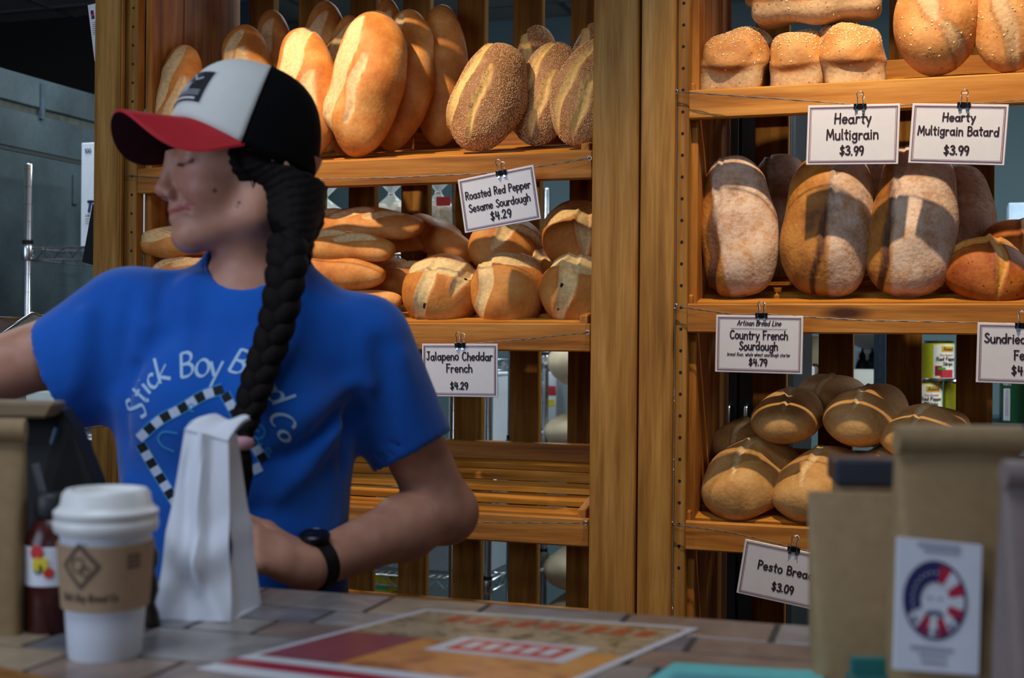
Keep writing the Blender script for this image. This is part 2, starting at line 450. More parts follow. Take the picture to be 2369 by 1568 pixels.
def ribbon(pts, w, pen=None, out=None):
    """flat ribbon of half width w along a 2d polyline; pen=(angle, thin) gives a broad-nib stroke"""
    vs, fs = out
    m = len(pts)
    if m < 2: return
    if not pen:
        for i in range(1, m - 1):
            ax_, ay_ = pts[i][0] - pts[i - 1][0], pts[i][1] - pts[i - 1][1]; bx_, by_ = pts[i + 1][0] - pts[i][0], pts[i + 1][1] - pts[i][1]
            if abs(math.atan2(ax_ * by_ - ay_ * bx_, ax_ * bx_ + ay_ * by_)) > 0.9:
                ribbon(pts[:i + 1], w, None, out); ribbon(pts[i:], w, None, out); return
    base = len(vs)
    for i in range(m):
        a, b = pts[max(i - 1, 0)], pts[min(i + 1, m - 1)]
        tx, ty = b[0] - a[0], b[1] - a[1]; l = math.hypot(tx, ty) or 1; tx /= l; ty /= l
        ww = w
        if pen: ww = w * (pen[1] + (1 - pen[1]) * abs(math.sin(math.atan2(ty, tx) - pen[0])))
        vs.append((pts[i][0] - ty * ww, pts[i][1] + tx * ww)); vs.append((pts[i][0] + ty * ww, pts[i][1] - tx * ww))
    for i in range(m - 1):
        fs.append((base + 2 * i, base + 2 * i + 1, base + 2 * i + 3, base + 2 * i + 2))
    if not pen:
        for e in (pts[0], pts[-1]):
            b = len(vs)
            for k in range(8): vs.append((e[0] + w * math.cos(k * math.pi / 4), e[1] + w * math.sin(k * math.pi / 4)))
            fs.append(tuple(range(b, b + 8)))
def text_width(s, sp=.12): return sum(G[c][0] + sp for c in s) - sp
def text2d(s, x, y, h, w, rng=None, out=None, sp=.12, align=0.5, slant=0.0, fit=None):
    """letters of cap height h, centred on x; returns 2d ribbons"""
    tw = text_width(s, sp); sx = h
    if fit: sx = fit / tw
    cx = x - tw * sx * align
    for c in s:
        gw, st = G[c]
        ja = (rng.uniform(-.05, .05) if rng else 0); jy = (rng.uniform(-.03, .03) if rng else 0)
        for p in st:
            q = []
            for (a, b) in p:
                a2 = a + slant * b - ja * b; b2 = b + ja * a + jy
                q.append((cx + a2 * sx, y + b2 * h))
            ribbon(q, w, None, out)
        cx += (gw + sp) * sx
def flat_mesh(out, o, ax, ay, name, mat, parent):
    vs, fs = out
    mb = MB(); mb.add([o + ax * a + ay * b for (a, b) in vs], fs)
    return mb.build(name, mat, parent)
# ------------------------------------------------------------------ room shell
WALLB = plain('teal_wall_paint', (88, 112, 117), 0.7, var=0.05, scale=3)
def cooler_mat():
    m, nt, b = new_mat('galvanised_cooler_panel'); L = nt.links.new
    geo = N(nt, 'ShaderNodeNewGeometry')
    n1 = N(nt, 'ShaderNodeTexNoise'); n1.inputs['Scale'].default_value = 5; n1.inputs['Detail'].default_value = 8; L(geo.outputs['Position'], n1.inputs['Vector'])
    n2 = N(nt, 'ShaderNodeTexNoise'); n2.inputs['Scale'].default_value = 70; n2.inputs['Detail'].default_value = 3; L(geo.outputs['Position'], n2.inputs['Vector'])
    r = ramp(nt, [(0.3, lin((46, 58, 62))), (0.7, lin((76, 90, 95)))]); L(n1.outputs['Fac'], r.inputs[0])
    r2 = ramp(nt, [(0.35, (0.8, 0.8, 0.8)), (0.65, (1, 1, 1))]); L(n2.outputs['Fac'], r2.inputs[0])
    L(mixc(nt, 0.7, r.outputs[0], r2.outputs[0], 'MULTIPLY'), b.inputs['Base Color'])
    b.inputs['Roughness'].default_value = 0.5; b.inputs['Metallic'].default_value = 0.25
    return m
COOLER = cooler_mat()
DARKSEAM = plain('dark_seam', (40, 42, 40), 0.8)
FLOORM = plain('quarry_tile_floor', (92, 66, 54), 0.5, var=0.15, scale=8)
CEILM = plain('ceiling_tile', (150, 156, 156), 0.85, var=0.06, scale=40)
tag(MB().hexa([(-5, -4.5, -.1), (5, -4.5, -.1), (5, 9, -.1), (-5, 9, -.1), (-5, -4.5, 0), (5, -4.5, 0), (5, 9, 0), (-5, 9, 0)]).build('floor', FLOORM, loc=(0, 2, 0)), kind='structure', label='dark tiled shop floor')
tag(MB().box(-5, 3.6, 3.6, 3.7, 0, 2.95).build('wall_back', WALLB), kind='structure', label='teal painted wall of the back room')
ceil = tag(MB().box(-5, 3.6, 0.62, 3.7, 2.95, 3.0).build('ceiling', CEILM), kind='structure', label='ceiling of the back room')
grid_m = plain('ceiling_grid', (96, 100, 100), 0.6)
for i in range(6): MB().box(-5, 3.6, 0.9 + .6 * i, 0.924 + .6 * i, 2.94, 2.951).build('ceiling_runner', grid_m, ceil)
for i in range(14): MB().box(-4.8 + .6 * i, -4.776 + .6 * i, 0.62, 3.6, 2.942, 2.951).build('ceiling_runner', grid_m, ceil)
# walk-in cooler side: panels, top band, seams
UC = -2.10
cw = tag(MB().box(UC - .9, UC, .2, 2.6, 0, 2.02).build('wall_left', COOLER), kind='structure', label='grey galvanised wall of the walk-in cooler')
MB().box(UC - .02, UC + .014, .2, 2.6, 2.052, 2.145).build('top_band', COOLER, cw, bevel=.004)
MB().box(UC - .01, UC + .006, .2, 2.6, 2.030, 2.052).build('sealant_seam', plain('old_sealant', (62, 66, 58), .9, var=.4, scale=30, bump=.8), cw)
MB().box(UC - .01, UC + .008, .2, 2.6, 1.905, 1.916).build('panel_seam', DARKSEAM, cw)
MB().box(UC - .01, UC + .010, .2, 2.6, 1.916, 2.030).build('panel', COOLER, cw, bevel=.003)
MB().box(UC - .01, UC + .008, .2, 2.6, 0.0, 1.905).build('panel', COOLER, cw, bevel=.003)
MB().box(UC - .01, UC + .020, .790, .806, 2.02, 2.13).build('sealant_patch', plain('sealant_patch', (58, 74, 86), .7, var=.3, scale=40, bump=.6), cw)
MB().box(UC - .01, UC + .016, .955, .975, 1.77, 1.87).build('hinge_plate', COOLER, cw, bevel=.003)
# dark sheet standing for the unlit opening, and dim panel, above the cooler
tag(MB().box(UC - 2.2, UC - 1.0, 2.9, 2.95, 0, 2.95).build('trim_1', plain('dark_opening_sheet', (30, 28, 28), .9)), kind='structure', label='dark sheet standing for the unlit opening above the cooler')
tag(MB().box(UC - .98, UC - .4, 2.9, 2.95, 0, 2.95).build('trim_2', plain('slate_partition', (40, 62, 74), .9)), kind='structure', label='slate blue partition above the cooler')

# ------------------------------------------------------------------ the two wooden bread cases
SL = 0.21                      # slope of the shelves (rise per depth)
DEP = 0.42
def case(name, label, posts, side_u, extra_jamb, slat_edges, slat_w, z_top=2.62):
    c = thing(name, S((posts[0][0] + posts[-1][1]) / 2, .2, 0), label, 'display case', 'wooden bread cases')
    for (a, b) in posts:
        MB().box(a, b, -.022, .0, 0, z_top).build('post', W_POST, c, bevel=.003)
    for (a, b) in extra_jamb:
        j = MB().box(a, b, .0, .03, 0, z_top).build('jamb', W_POST, c, bevel=.002)
        hm = MB()
        for i in range(30):
            zc = .9 + i * .043
            cu = b - .012
            hm.add([S(cu + .0032 * math.cos(k * math.pi / 4), -.0006, zc + .0032 * math.sin(k * math.pi / 4)) for k in range(8)], [tuple(range(8))])
        h = hm.build('peg_hole', plain('peg_hole', (26, 14, 8), .9), j); h['kind'] = 'stuff'
    for (u0, n) in side_u:
        w = (DEP - .03) / n
        for i in range(n):
            MB().box(u0 - .009, u0 + .009, .03 + i * w + .0015, .03 + (i + 1) * w - .0015, 0, z_top).build('side_board', W_Z, c, bevel=.002)
    first = None
    for e in slat_edges:
        if first is None:
            first = MB().box(e, e + slat_w, DEP, DEP + .032, 0, z_top).build('back_slat', W_SLAT, c, bevel=.0015); e0 = e
        else:
            copy_obj(first, c, U * (e - e0))
    MB().box(posts[0][0], posts[-1][1], -.02, DEP + .02, z_top, z_top + .02).build('top_board', W_U, c)
    return c
uL0, uL1 = U_of(212, -.022), U_of(268, -.022)
uM0, uM1 = U_of(1366, -.022), U_of(1472, -.022)
uR0, uR1 = U_of(1478, -.022), U_of(1556, -.022)
sw = .0705
pitch = (U_of(1314, DEP) - U_of(925, DEP)) / 3
e_left = [U_of(925, DEP) + pitch * i for i in range(-3, 4)]
case_l = case('bread_case', 'golden pine slat-backed bread case behind the woman in the red-brimmed cap',
     [(uL0, uL1), (uM0, uM1)], [(uL1 + .045, 3), (uM0 + .05, 3)], [(uL1 - .012, uL1 + .036)], e_left, sw)
for k in (0, .006): MB().box(uL1 + k, uL1 + k + .0045, -.022, -.004 - k, 0, 2.62).build('bead_moulding', W_POST, case_l, bevel=.0018)
e_right = [U_of(1894, DEP) + pitch * i for i in range(-2, 7)]
RW = uR1 + 1.14
case_r = case('bread_case', 'golden pine slat-backed bread case on the right with country loaves',
     [(uR0, uR1), (RW, RW + .09)], [(uR1 + .028, 3), (RW + .045, 3)], [(uR1, uR1 + .024)], e_right, sw + .004)

def shelf(u0, u1, zf, label, n=5, rail_h=.058, w=.038):
    t = thing('slatted_shelf', S((u0 + u1) / 2, .2, zf - rail_h), label, 'shelf', 'tilted slatted bread shelves')
    MB().box(u0, u1, 0.004, .022, zf - rail_h, zf).build('front_rail', W_U, t, bevel=.003)
    def tilted(a, b, v0, v1, h0, h1):
        m = MB()
        return m.hexa([S(a, v0, zf + SL * v0 + h0), S(b, v0, zf + SL * v0 + h0), S(b, v1, zf + SL * v1 + h0), S(a, v1, zf + SL * v1 + h0),
                       S(a, v0, zf + SL * v0 + h1), S(b, v0, zf + SL * v0 + h1), S(b, v1, zf + SL * v1 + h1), S(a, v1, zf + SL * v1 + h1)])
    for (a, b) in ((u0 + .012, u0 + .030), (u1 - .030, u1 - .012)):
        tilted(a, b, .022, .40, -.05, .012).build('side_rail', W_V, t, bevel=.002)
    first = None; v0 = .034; gap = (.385 - v0 - n * w) / (n - 1)
    for i in range(n):
        vv = v0 + i * (w + gap)
        if first is None: first = tilted(u0 + .030, u1 - .030, vv, vv + w, -.016, -.003).build('slat', W_SHELF, t, bevel=.0015)
        else: copy_obj(first, t, V * (vv - v0) + Z * (SL * (vv - v0)))
    tilted(u0 + .012, u1 - .012, .388, .404, -.035, .035).build('back_rail', W_U, t, bevel=.002)
    return t
ul0, ul1 = U_of(286, 0), U_of(1366, 0)
ur0, ur1 = U_of(1562, 0), RW
ZL = (2.28, 1.735, 1.383, .986)
ZR = (2.40, 1.846, 1.4235, .993)
shelf(ul0, ul1, ZL[0], 'pine shelf above the tall white French loaves', n=8, w=.044)
shelf(ul0, ul1, ZL[1], 'pine shelf carrying the tall French and sesame loaves')
shelf(ul0, ul1, ZL[2], 'pine shelf carrying the round jalapeno cheddar loaves')
shelf(ul0, ul1, ZL[3], 'empty pine shelf just above the woman\'s forearm')
shelf(ul0, ul1, .60, 'lowest pine shelf of the case behind the woman')
shelf(ur0, ur1, ZR[0], 'pine shelf above the oat-topped pan loaves', n=8, w=.044)
shelf(ur0, ur1, ZR[1], 'pine shelf carrying the oat-topped multigrain loaves')
shelf(ur0, ur1, ZR[2], 'pine shelf carrying the flour-dusted country loaves')
shelf(ur0, ur1, ZR[3], 'pine shelf carrying the blond pesto loaves')
# ------------------------------------------------------------------ bread
def bread_mat(name, dark, mid, light, pale, ear, flour=None, bump=0.35, spots=None, nscale=14):
    m, nt, b = new_mat(name); L = nt.links.new
    tc = N(nt, 'ShaderNodeTexCoord'); oi = N(nt, 'ShaderNodeObjectInfo')
    ad = N(nt, 'ShaderNodeVectorMath', operation='ADD'); L(tc.outputs['Object'], ad.inputs[0])
    cb = N(nt, 'ShaderNodeCombineXYZ'); mu = N(nt, 'ShaderNodeMath', operation='MULTIPLY'); mu.inputs[1].default_value = 9
    L(oi.outputs['Random'], mu.inputs[0]); L(mu.outputs[0], cb.inputs[0]); L(cb.outputs[0], ad.inputs[1])
    n1 = N(nt, 'ShaderNodeTexNoise'); n1.inputs['Scale'].default_value = nscale; n1.inputs['Detail'].default_value = 6; n1.inputs['Roughness'].default_value = .6; L(ad.outputs[0], n1.inputs['Vector'])
    n2 = N(nt, 'ShaderNodeTexNoise'); n2.inputs['Scale'].default_value = 130; n2.inputs['Detail'].default_value = 4; L(ad.outputs[0], n2.inputs['Vector'])
    r = ramp(nt, [(0.30, lin(dark)), (0.50, lin(mid)), (0.70, lin(light))]); L(n1.outputs['Fac'], r.inputs[0])
    at = N(nt, 'ShaderNodeAttribute', attribute_name='crust')
    sp = N(nt, 'ShaderNodeSeparateColor'); L(at.outputs['Color'], sp.inputs[0])
    pr = ramp(nt, [(0.3, tuple(x * .86 for x in lin(pale))), (0.6, lin(pale))]); L(n2.outputs['Fac'], pr.inputs[0])
    c = mixc(nt, sp.outputs[1], r.outputs[0], lin(ear))
    c = mixc(nt, sp.outputs[0], c, pr.outputs[0])
    if flour:
        fn = N(nt, 'ShaderNodeTexNoise'); fn.inputs['Scale'].default_value = 26; fn.inputs['Detail'].default_value = 8; fn.inputs['Roughness'].default_value = .75; L(ad.outputs[0], fn.inputs['Vector'])
        fr = ramp(nt, [(0.30, (0, 0, 0)), (0.56, (1, 1, 1))]); L(fn.outputs['Fac'], fr.inputs[0])
        fm = N(nt, 'ShaderNodeMath', operation='MULTIPLY'); L(fr.outputs[0], fm.inputs[0]); L(sp.outputs[2], fm.inputs[1])
        c = mixc(nt, fm.outputs[0], c, lin(flour))
    if spots:
        vo = N(nt, 'ShaderNodeTexVoronoi'); vo.inputs['Scale'].default_value = spots[1]; L(ad.outputs[0], vo.inputs['Vector'])
        sr = ramp(nt, [(0.06, (1, 1, 1)), (0.16, (0, 0, 0))]); L(vo.outputs['Distance'], sr.inputs[0])
        c = mixc(nt, sr.outputs[0], c, lin(spots[0]))
    r3 = ramp(nt, [(0.30, (0.84, 0.80, 0.74)), (0.65, (1, 1, 1))]); L(n2.outputs['Fac'], r3.inputs[0])
    c = mixc(nt, 0.7, c, r3.outputs[0], 'MULTIPLY')
    L(c, b.inputs['Base Color']); b.inputs['Roughness'].default_value = 0.62; b.inputs['Specular IOR Level'].default_value = 0.3
    bp = N(nt, 'ShaderNodeBump'); bp.inputs['Strength'].default_value = bump; bp.inputs['Distance'].default_value = 0.0025
    L(n2.outputs['Fac'], bp.inputs['Height']); L(bp.outputs[0], b.inputs['Normal'])
    return m
B_FR = bread_mat('french_crust', (176, 98, 38), (206, 132, 60), (224, 164, 96), (230, 190, 136), (176, 96, 36))
B_SE = bread_mat('sesame_crust', (128, 80, 44), (158, 106, 62), (180, 128, 80), (234, 188, 112), (150, 82, 34), bump=.6)
B_MG = bread_mat('multigrain_crust', (162, 98, 44), (196, 134, 72), (214, 160, 100), (194, 156, 112), (126, 70, 30), spots=((120, 66, 30), 75), bump=.6)
B_CF = bread_mat('country_crust', (112, 62, 22), (168, 108, 44), (196, 138, 66), (84, 44, 18), (70, 32, 14), flour=(206, 178, 156), bump=.7)
B_ST = bread_mat('tomato_feta_crust', (104, 44, 10), (160, 80, 20), (190, 112, 38), (214, 150, 66), (110, 44, 12), spots=((96, 34, 14), 60), bump=.5)
B_JC = bread_mat('cheddar_crust', (178, 100, 38), (204, 132, 58), (218, 156, 84), (232, 200, 142), (186, 98, 36), bump=.35)
B_PE = bread_mat('pesto_crust', (168, 118, 62), (196, 148, 86), (212, 168, 108), (224, 190, 136), (150, 96, 46), bump=.5)
SEED = plain('sesame_seed', (214, 172, 124), .5, var=.2, scale=300)
OAT = plain('oat_flake', (228, 198, 150), .6, var=.15, scale=300)

def loaf_mesh(L, W, H, seed, ex=1.02, scores=(), flat=.55, lump=.004, flour_side=None, bend=0.0, NT=104, NP=76, taper=0.0):
    g = np.random.RandomState(seed)
    th = np.linspace(0.02, math.pi - .02, NT); ph = np.linspace(0, 2 * math.pi, NP, endpoint=False)
    T, Ph = np.meshgrid(th, ph, indexing='ij')
    x = -np.cos(T); r = np.sin(T) ** ex * (1 + taper * x)
    y = np.cos(Ph) * r; z = np.sin(Ph) * r
    X, Y, Zz = x * L / 2, y * W / 2, np.where(z > 0, z, z * flat) * H / 2
    nrm = np.stack([x * .6 / L, y / W, np.where(z > 0, z, z * flat) / H], -1); nrm /= np.linalg.norm(nrm, axis=-1, keepdims=True) + 1e-9
    d = np.zeros_like(X)
    for _ in range(9):
        k = g.uniform(-1, 1, 3); k = k / np.linalg.norm(k) * g.uniform(18, 75); d += np.sin(k[0] * X + k[1] * Y + k[2] * Zz + g.uniform(0, 6.3)) * lump / 3
    pale = np.zeros_like(X); ear = np.zeros_like(X)
    top = np.clip(z * 4 + .6, 0, 1)
    for (sx, sy, ang, ln, hw) in scores:
        ca, sa = math.cos(R(ang)), math.sin(R(ang))
        a = (X - sx * L / 2) * ca + (Y - sy * W / 2) * sa; q = -(X - sx * L / 2) * sa + (Y - sy * W / 2) * ca
        q = q + .003 * np.sin(a * 60 + seed)
        s_ = np.clip(np.abs(a) / (ln / 2), 0, 1.2)
        hwid = hw * np.clip(1 - s_ ** 2, 0.0, 1) ** .6 + 1e-4
        m = np.clip((hwid - np.abs(q)) / .0045 + .5, 0, 1) * (s_ < 1) * top
        e = np.exp(-((q - hwid) / .0045) ** 2) * (s_ < 1) * top * np.clip((1 - s_) * 4, 0, 1)
        e2 = np.exp(-((q + hwid) / .004) ** 2) * (s_ < 1) * top * np.clip((1 - s_) * 4, 0, 1)
        pale = np.maximum(pale, m); ear = np.maximum(ear, np.maximum(e, .5 * e2))
        d += .0045 * e - .0035 * m * (1 - (q / (hwid + 1e-6)) * .6) + .001 * e2
    Pm = np.stack([X, Y, Zz], -1) + nrm * d[..., None]
    if bend: Pm[..., 2] += bend * (1 - x ** 2) * H
    n1 = g.uniform(.6, 1.0)
    fl = np.zeros_like(X)
    if flour_side is not None:
        fl = np.clip((flour_side * W / 2 - Y + .06 * X) / .006 + .5, 0, 1) * np.clip(z * 3 + 1.2, 0, 1)
    v = Pm.reshape(-1, 3)
    v = np.concatenate([v, Pm[0].mean(0, keepdims=True), Pm[-1].mean(0, keepdims=True)])
    col = np.stack([pale, np.clip(ear, 0, 1) * .8, fl, np.ones_like(pale)], -1).reshape(-1, 4)
    col = np.concatenate([col, [[0, 0, 0, 1], [0, 0, 0, 1]]])
    I = np.arange(NT * NP).reshape(NT, NP)
    a = I[:-1]; b = I[1:]
    f = np.stack([a, np.roll(a, -1, 1), np.roll(b, -1, 1), b], -1).reshape(-1, 4).tolist()
    n0 = NT * NP
    f += [(n0, I[0, (k + 1) % NP], I[0, k]) for k in range(NP)] + [(n0 + 1, I[-1, k], I[-1, (k + 1) % NP]) for k in range(NP)]
    return v, f, col
def frame(ax, face):
    ax = ax.normalized(); f = (face - ax * face.dot(ax)).normalized(); return np.array([ax, f.cross(ax), f])   # rows: x, y, z
OCT_F = np.array([(0, 2, 4), (2, 1, 4), (1, 3, 4), (3, 0, 4), (2, 0, 5), (1, 2, 5), (3, 1, 5), (0, 3, 5)])
def sprinkle(name, v, f, col, n, size, seed, mat, parent, sel):
    g = np.random.RandomState(seed)
    q = np.array([t for t in f if len(t) == 4])
    a, b, c = v[q[:, 0]], v[q[:, 1]], v[q[:, 3]]
    nr = np.cross(b - a, c - a); ar = np.linalg.norm(nr, axis=1); nr /= ar[:, None] + 1e-12
    ok = sel(v[q].mean(1), nr, col[q[:, 0]]) ; w = ar * ok
    k = g.choice(len(q), n, p=w / w.sum())
    s_, t_ = g.rand(n, 1), g.rand(n, 1)
    p = a[k] + (b[k] - a[k]) * s_ + (c[k] - a[k]) * t_; nn = nr[k]
    r = g.randn(n, 3); e1 = np.cross(nn, r); e1 /= np.linalg.norm(e1, axis=1, keepdims=True); e2 = np.cross(nn, e1)
    l = size[0] * g.uniform(.8, 1.25, (n, 1)); w_ = size[1] * g.uniform(.8, 1.2, (n, 1)); h = size[2]
    vs = np.stack([p - e1 * l, p + e1 * l, p - e2 * w_, p + e2 * w_, p + nn * h, p - nn * h], 1).reshape(-1, 3)
    fs = (OCT_F[None] + (np.arange(n) * 6)[:, None, None]).reshape(-1, 3)
    o = np_obj(name, vs, fs, mat, parent); o['kind'] = 'stuff'
    return o
LK = {}
def loaf(name, A, B, face, W, H, mat, label, cat='bread', group=None, seed=1, sesame=0, oats=0, **kw):
    """A, B: world ends of the long axis; face: direction the scored top looks"""
    ax = B - A; Ln = ax.length; M = frame(ax, face); C = (A + B) / 2
    v, f, col = loaf_mesh(Ln, W, H, seed, **kw)
    wv = v @ M + np.array(C)
    o = np_obj(name, wv, f, mat, None, loc=(C.x, C.y, wv[:, 2].min()), attr=col)
    tag(o, label, cat, group)
    if sesame:
        fv = np.array(frame(ax, face)[2])
        sprinkle('sesame_topping', wv, f, col, sesame, (.0018, .0011, .0009), seed, SEED, o, lambda c, n, cl: ((n @ fv) > -.25) * (cl[:, 0] < .35) + .02)
    if oats:
        fv = np.array(frame(ax, face)[2])
        sprinkle('oat_topping', wv, f, col, oats, (.0034, .0021, .0008), seed, OAT, o, lambda c, n, cl: ((n @ fv) > .45) * 1.0)
    return o
def standing(name, xb, v, xt, yt, wpx, zf, mat, label, lean=16, hr=.78, **kw):
    """loaf standing on the shelf at depth v, leaning back; (xt, yt) is its top in the photograph"""
    B = S(U_of(xb, v), v, zf + SL * v + .002)
    n = V * math.cos(R(lean)) - Z * math.sin(R(lean))
    d = ray(xt, yt); T = CAMP + d * ((B - CAMP).dot(n) / d.dot(n))
    px_m = F / ((B.y + T.y) / 2)
    W = 1.04 * wpx / px_m
    return loaf(name, B, T, -n, W, W * hr, mat, label, **kw)
FRS = [(-.42, -.15, -15, .15, .017), (.05, .02, -17, .17, .019), (.55, .1, -15, .12, .016)]
FR2 = [(-.3, -.25, -14, .20, .018), (.3, .15, -15, .20, .02)]
G1 = 'French loaves standing on the shelf'
Z1 = ZL[1]
standing('french_loaf', 388, .05, 428, 106, 124, Z1, B_FR, 'leftmost French loaf, half hidden by the brim of the cap', group=G1, seed=11, scores=FR2)
standing('french_loaf', 585, .17, 563, 62, 138, Z1, B_FR, 'French loaf whose top rises straight above the white cap', group=G1, seed=12, scores=FRS)
standing('french_loaf', 640, .33, 627, 25, 108, Z1, B_FR, 'shaded French loaf in the back row above the cap', group=G1, seed=13, scores=FR2, lean=8)
standing('french_loaf', 718, .09, 697, 68, 150, Z1, B_FR, 'pale French loaf just right of the black back of the cap', group=G1, seed=14, scores=[(-.35, -.25, -14, .17, .018), (.28, .15, -18, .24, .030)])
standing('french_loaf', 752, .34, 750, 2, 122, Z1, B_FR, 'dark back-row French loaf behind the one beside the cap', group=G1, seed=15, scores=FR2, lean=8)
standing('french_loaf', 790, .25, 808, 36, 110, Z1, B_FR, 'shadowed French loaf tucked behind the brightest loaf', group=G1, seed=16, scores=FR2, lean=12)
standing('french_loaf', 818, .075, 876, 32, 182, Z1, B_FR, 'brightest largest French loaf with two long slashes', group=G1, seed=17, scores=[(-.22, -.05, -9, .17, .013), (.14, .40, -12, .25, .026), (-.62, .62, -6, .12, .014)])
standing('french_loaf', 893, .335, 895, 2, 92, Z1, B_FR, 'back-row French loaf with only its dark top showing', group=G1, seed=18, scores=FR2, lean=10)
standing('french_loaf', 905, .185, 950, 27, 150, Z1, B_FR, 'French loaf half shaded by the brightest loaf in front of it', group=G1, seed=19, scores=[(.05, -.12, -10, .14, .015), (.55, .2, -12, .12, .014)])
standing('french_loaf', 1012, .29, 1022, 13, 132, Z1, B_FR, 'rightmost French loaf, darkened, beside the sesame loaves', group=G1, seed=20, scores=[(-.1, .4, -10, .2, .02)], lean=10)
G2 = 'sesame sourdough loaves'
SES = [(-.25, -.02, -10, .22, .012), (.15, .45, -10, .24, .012)]
standing('sesame_loaf', 1092, .085, 1168, 107, 172, Z1, B_SE, 'sesame sourdough loaf standing whole beside the French loaves', group=G2, seed=31, scores=[(-.25, -.05, -10, .17, .009), (.12, .46, -12, .25, .009)], sesame=5200, hr=.8, lean=20)
standing('sesame_loaf', 1236, .30, 1240, 64, 122, Z1, B_SE, 'sesame loaf in the back row against the slats', group=G2, seed=32, scores=[(.3, .1, 10, .2, .012)], sesame=2600, lean=10)
standing('sesame_loaf', 1228, .15, 1300, 106, 150, Z1, B_SE, 'sesame sourdough loaf between two others in the front row', group=G2, seed=33, scores=[(.05, .40, -10, .24, .009), (-.3, -.15, -8, .16, .010)], sesame=4800, hr=.75, lean=22)
standing('sesame_loaf', 1318, .075, 1400, 92, 158, Z1, B_SE, 'sesame sourdough loaf cut off by the middle post', group=G2, seed=34, scores=[(.05, .30, -10, .25, .009), (-.35, -.2, -8, .16, .012)], sesame=5200, hr=.75, lean=22)
standing('sesame_loaf', 1372, .31, 1376, 52, 120, Z1, B_SE, 'dark sesame loaf peeping out at the back beside the post', group=G2, seed=35, scores=[(.3, .1, 10, .2, .012)], sesame=2000, lean=10)

# long pointed loaves piled on the middle shelf
def lying(name, a, b, wpx, depth, mat, label, va, vb, face=(0, -.9, 1), **kw):
    A, B = SV(a[0], a[1], va), SV(b[0], b[1], vb)
    H = wpx / (F / ((A.y + B.y) / 2))
    return loaf(name, A, B, Vector(face), depth, H, mat, label, flat=kw.pop('flat', .9), **kw)
G3 = 'long pointed loaves piled on the shelf'
LG = [(-.45, .05, 14, .10, .011), (.0, .05, 14, .11, .012), (.45, .05, 14, .10, .011)]
lying('pointed_loaf', (668, 522), (980, 522), 66, .10, B_FR, 'topmost pointed loaf of the pile right of the braid', .20, .20, group=G3, seed=41, ex=.62, scores=LG)
lying('pointed_loaf', (610, 566), (912, 582), 70, .09, B_FR, 'pointed loaf second from the top of the pile', .11, .10, group=G3, seed=42, ex=.62, scores=LG)
lying('pointed_loaf', (600, 628), (892, 638), 78, .09, B_FR, 'fat rounded-tip loaf resting on the blue shoulder', .085, .085, group=G3, seed=43, ex=.6, scores=[])
lying('pointed_loaf', (630, 700), (928, 697), 54, .07, B_FR, 'lowest pointed loaf touching the round loaf', .085, .085, group=G3, seed=44, ex=.62, scores=[])
lying('pointed_loaf', (740, 556), (1002, 558), 58, .08, B_FR, 'shaded pointed loaf behind the topmost one', .29, .29, group=G3, seed=45, ex=.62, scores=LG)
lying('pointed_loaf', (950, 520), (1086, 590), 88, .10, B_FR, 'dark loaf with its underside turned to the front', .35, .26, group=G3, seed=46, ex=.6, scores=[(0, 0, 10, .1, .02)], face=(0, .3, 1))
lying('pointed_loaf', (790, 640), (1012, 648), 92, .09, B_FR, 'pointed loaf just left of the round loaf with black peppers', .20, .20, group=G3, seed=47, ex=.62, scores=LG)
lying('pointed_loaf', (316, 562), (606, 556), 72, .09, B_FR, 'pointed loaf showing its tip behind the woman\'s chin', .03, .15, group=G3, seed=48, ex=.62, scores=[(-.5, .0, 8, .13, .02)])
lying('pointed_loaf', (340, 640), (590, 640), 84, .09, B_FR, 'pointed loaf just above the woman\'s raised shoulder', .06, .085, group=G3, seed=49, ex=.6, scores=LG)
# round jalapeno cheddar loaves
G4 = 'round jalapeno cheddar loaves'
PEP = plain('jalapeno_piece', (26, 34, 16), .35, var=.3, scale=200)
def boule(name, cx, cy, rx, ry, v, mat, label, face, spin, scores, seed, peppers=(), group=None, cat='bread', **kw):
    C = SV(cx, cy, v); m = F / C.y
    face = Vector(face).normalized()
    side = Vector((math.cos(R(spin)), 0, math.sin(R(spin))))
    ax = (side - face * side.dot(face)).normalized()
    a = rx / m
    b_ = 2 * ry / m
    o = loaf(name, C - ax * a, C + ax * a, face, 2 * a * .98, b_, mat, label, cat, group, seed, ex=.98, flat=kw.pop('flat', .95), scores=scores, **kw)
    for (ppx, ppy, r) in peppers:
        dr = ray(ppx, ppy); org = CAMP - Vector(o.location)
        hit, loc, nr, ix = False, None, None, None
        bv = BVHTree.FromPolygons([p.co for p in o.data.vertices], [list(p.vertices) for p in o.data.polygons])
        loc, nr, ix, dist = bv.ray_cast(org, dr.normalized())
        if loc is None: continue
        t1 = nr.orthogonal().normalized(); t2 = nr.cross(t1); mb = MB(); vs = []
        w0 = loc + Vector(o.location)
        for rr, hh in ((1, -.001), (.8, .0012), (.3, .0018)):
            for k in range(10):
                j = 1 + .25 * math.sin(k * 2.3 + ppx)
                vs.append(w0 + t1 * (r * rr * j * math.cos(k * .628)) + t2 * (r * rr * j * .75 * math.sin(k * .628)) + nr * hh)
        fs = [(i * 10 + k, i * 10 + (k + 1) % 10, (i + 1) * 10 + (k + 1) % 10, (i + 1) * 10 + k) for i in (0, 1) for k in range(10)] + [tuple(range(20, 30))]
        mb.add(vs, fs).build('pepper_piece', PEP, o, smooth='all')
    return o
TRI = lambda k=0: [(0.0, .25, 5 + k, .17, .013), (-.35, -.15, 75 + k, .14, .012), (.35, -.2, -60 + k, .14, .013)]
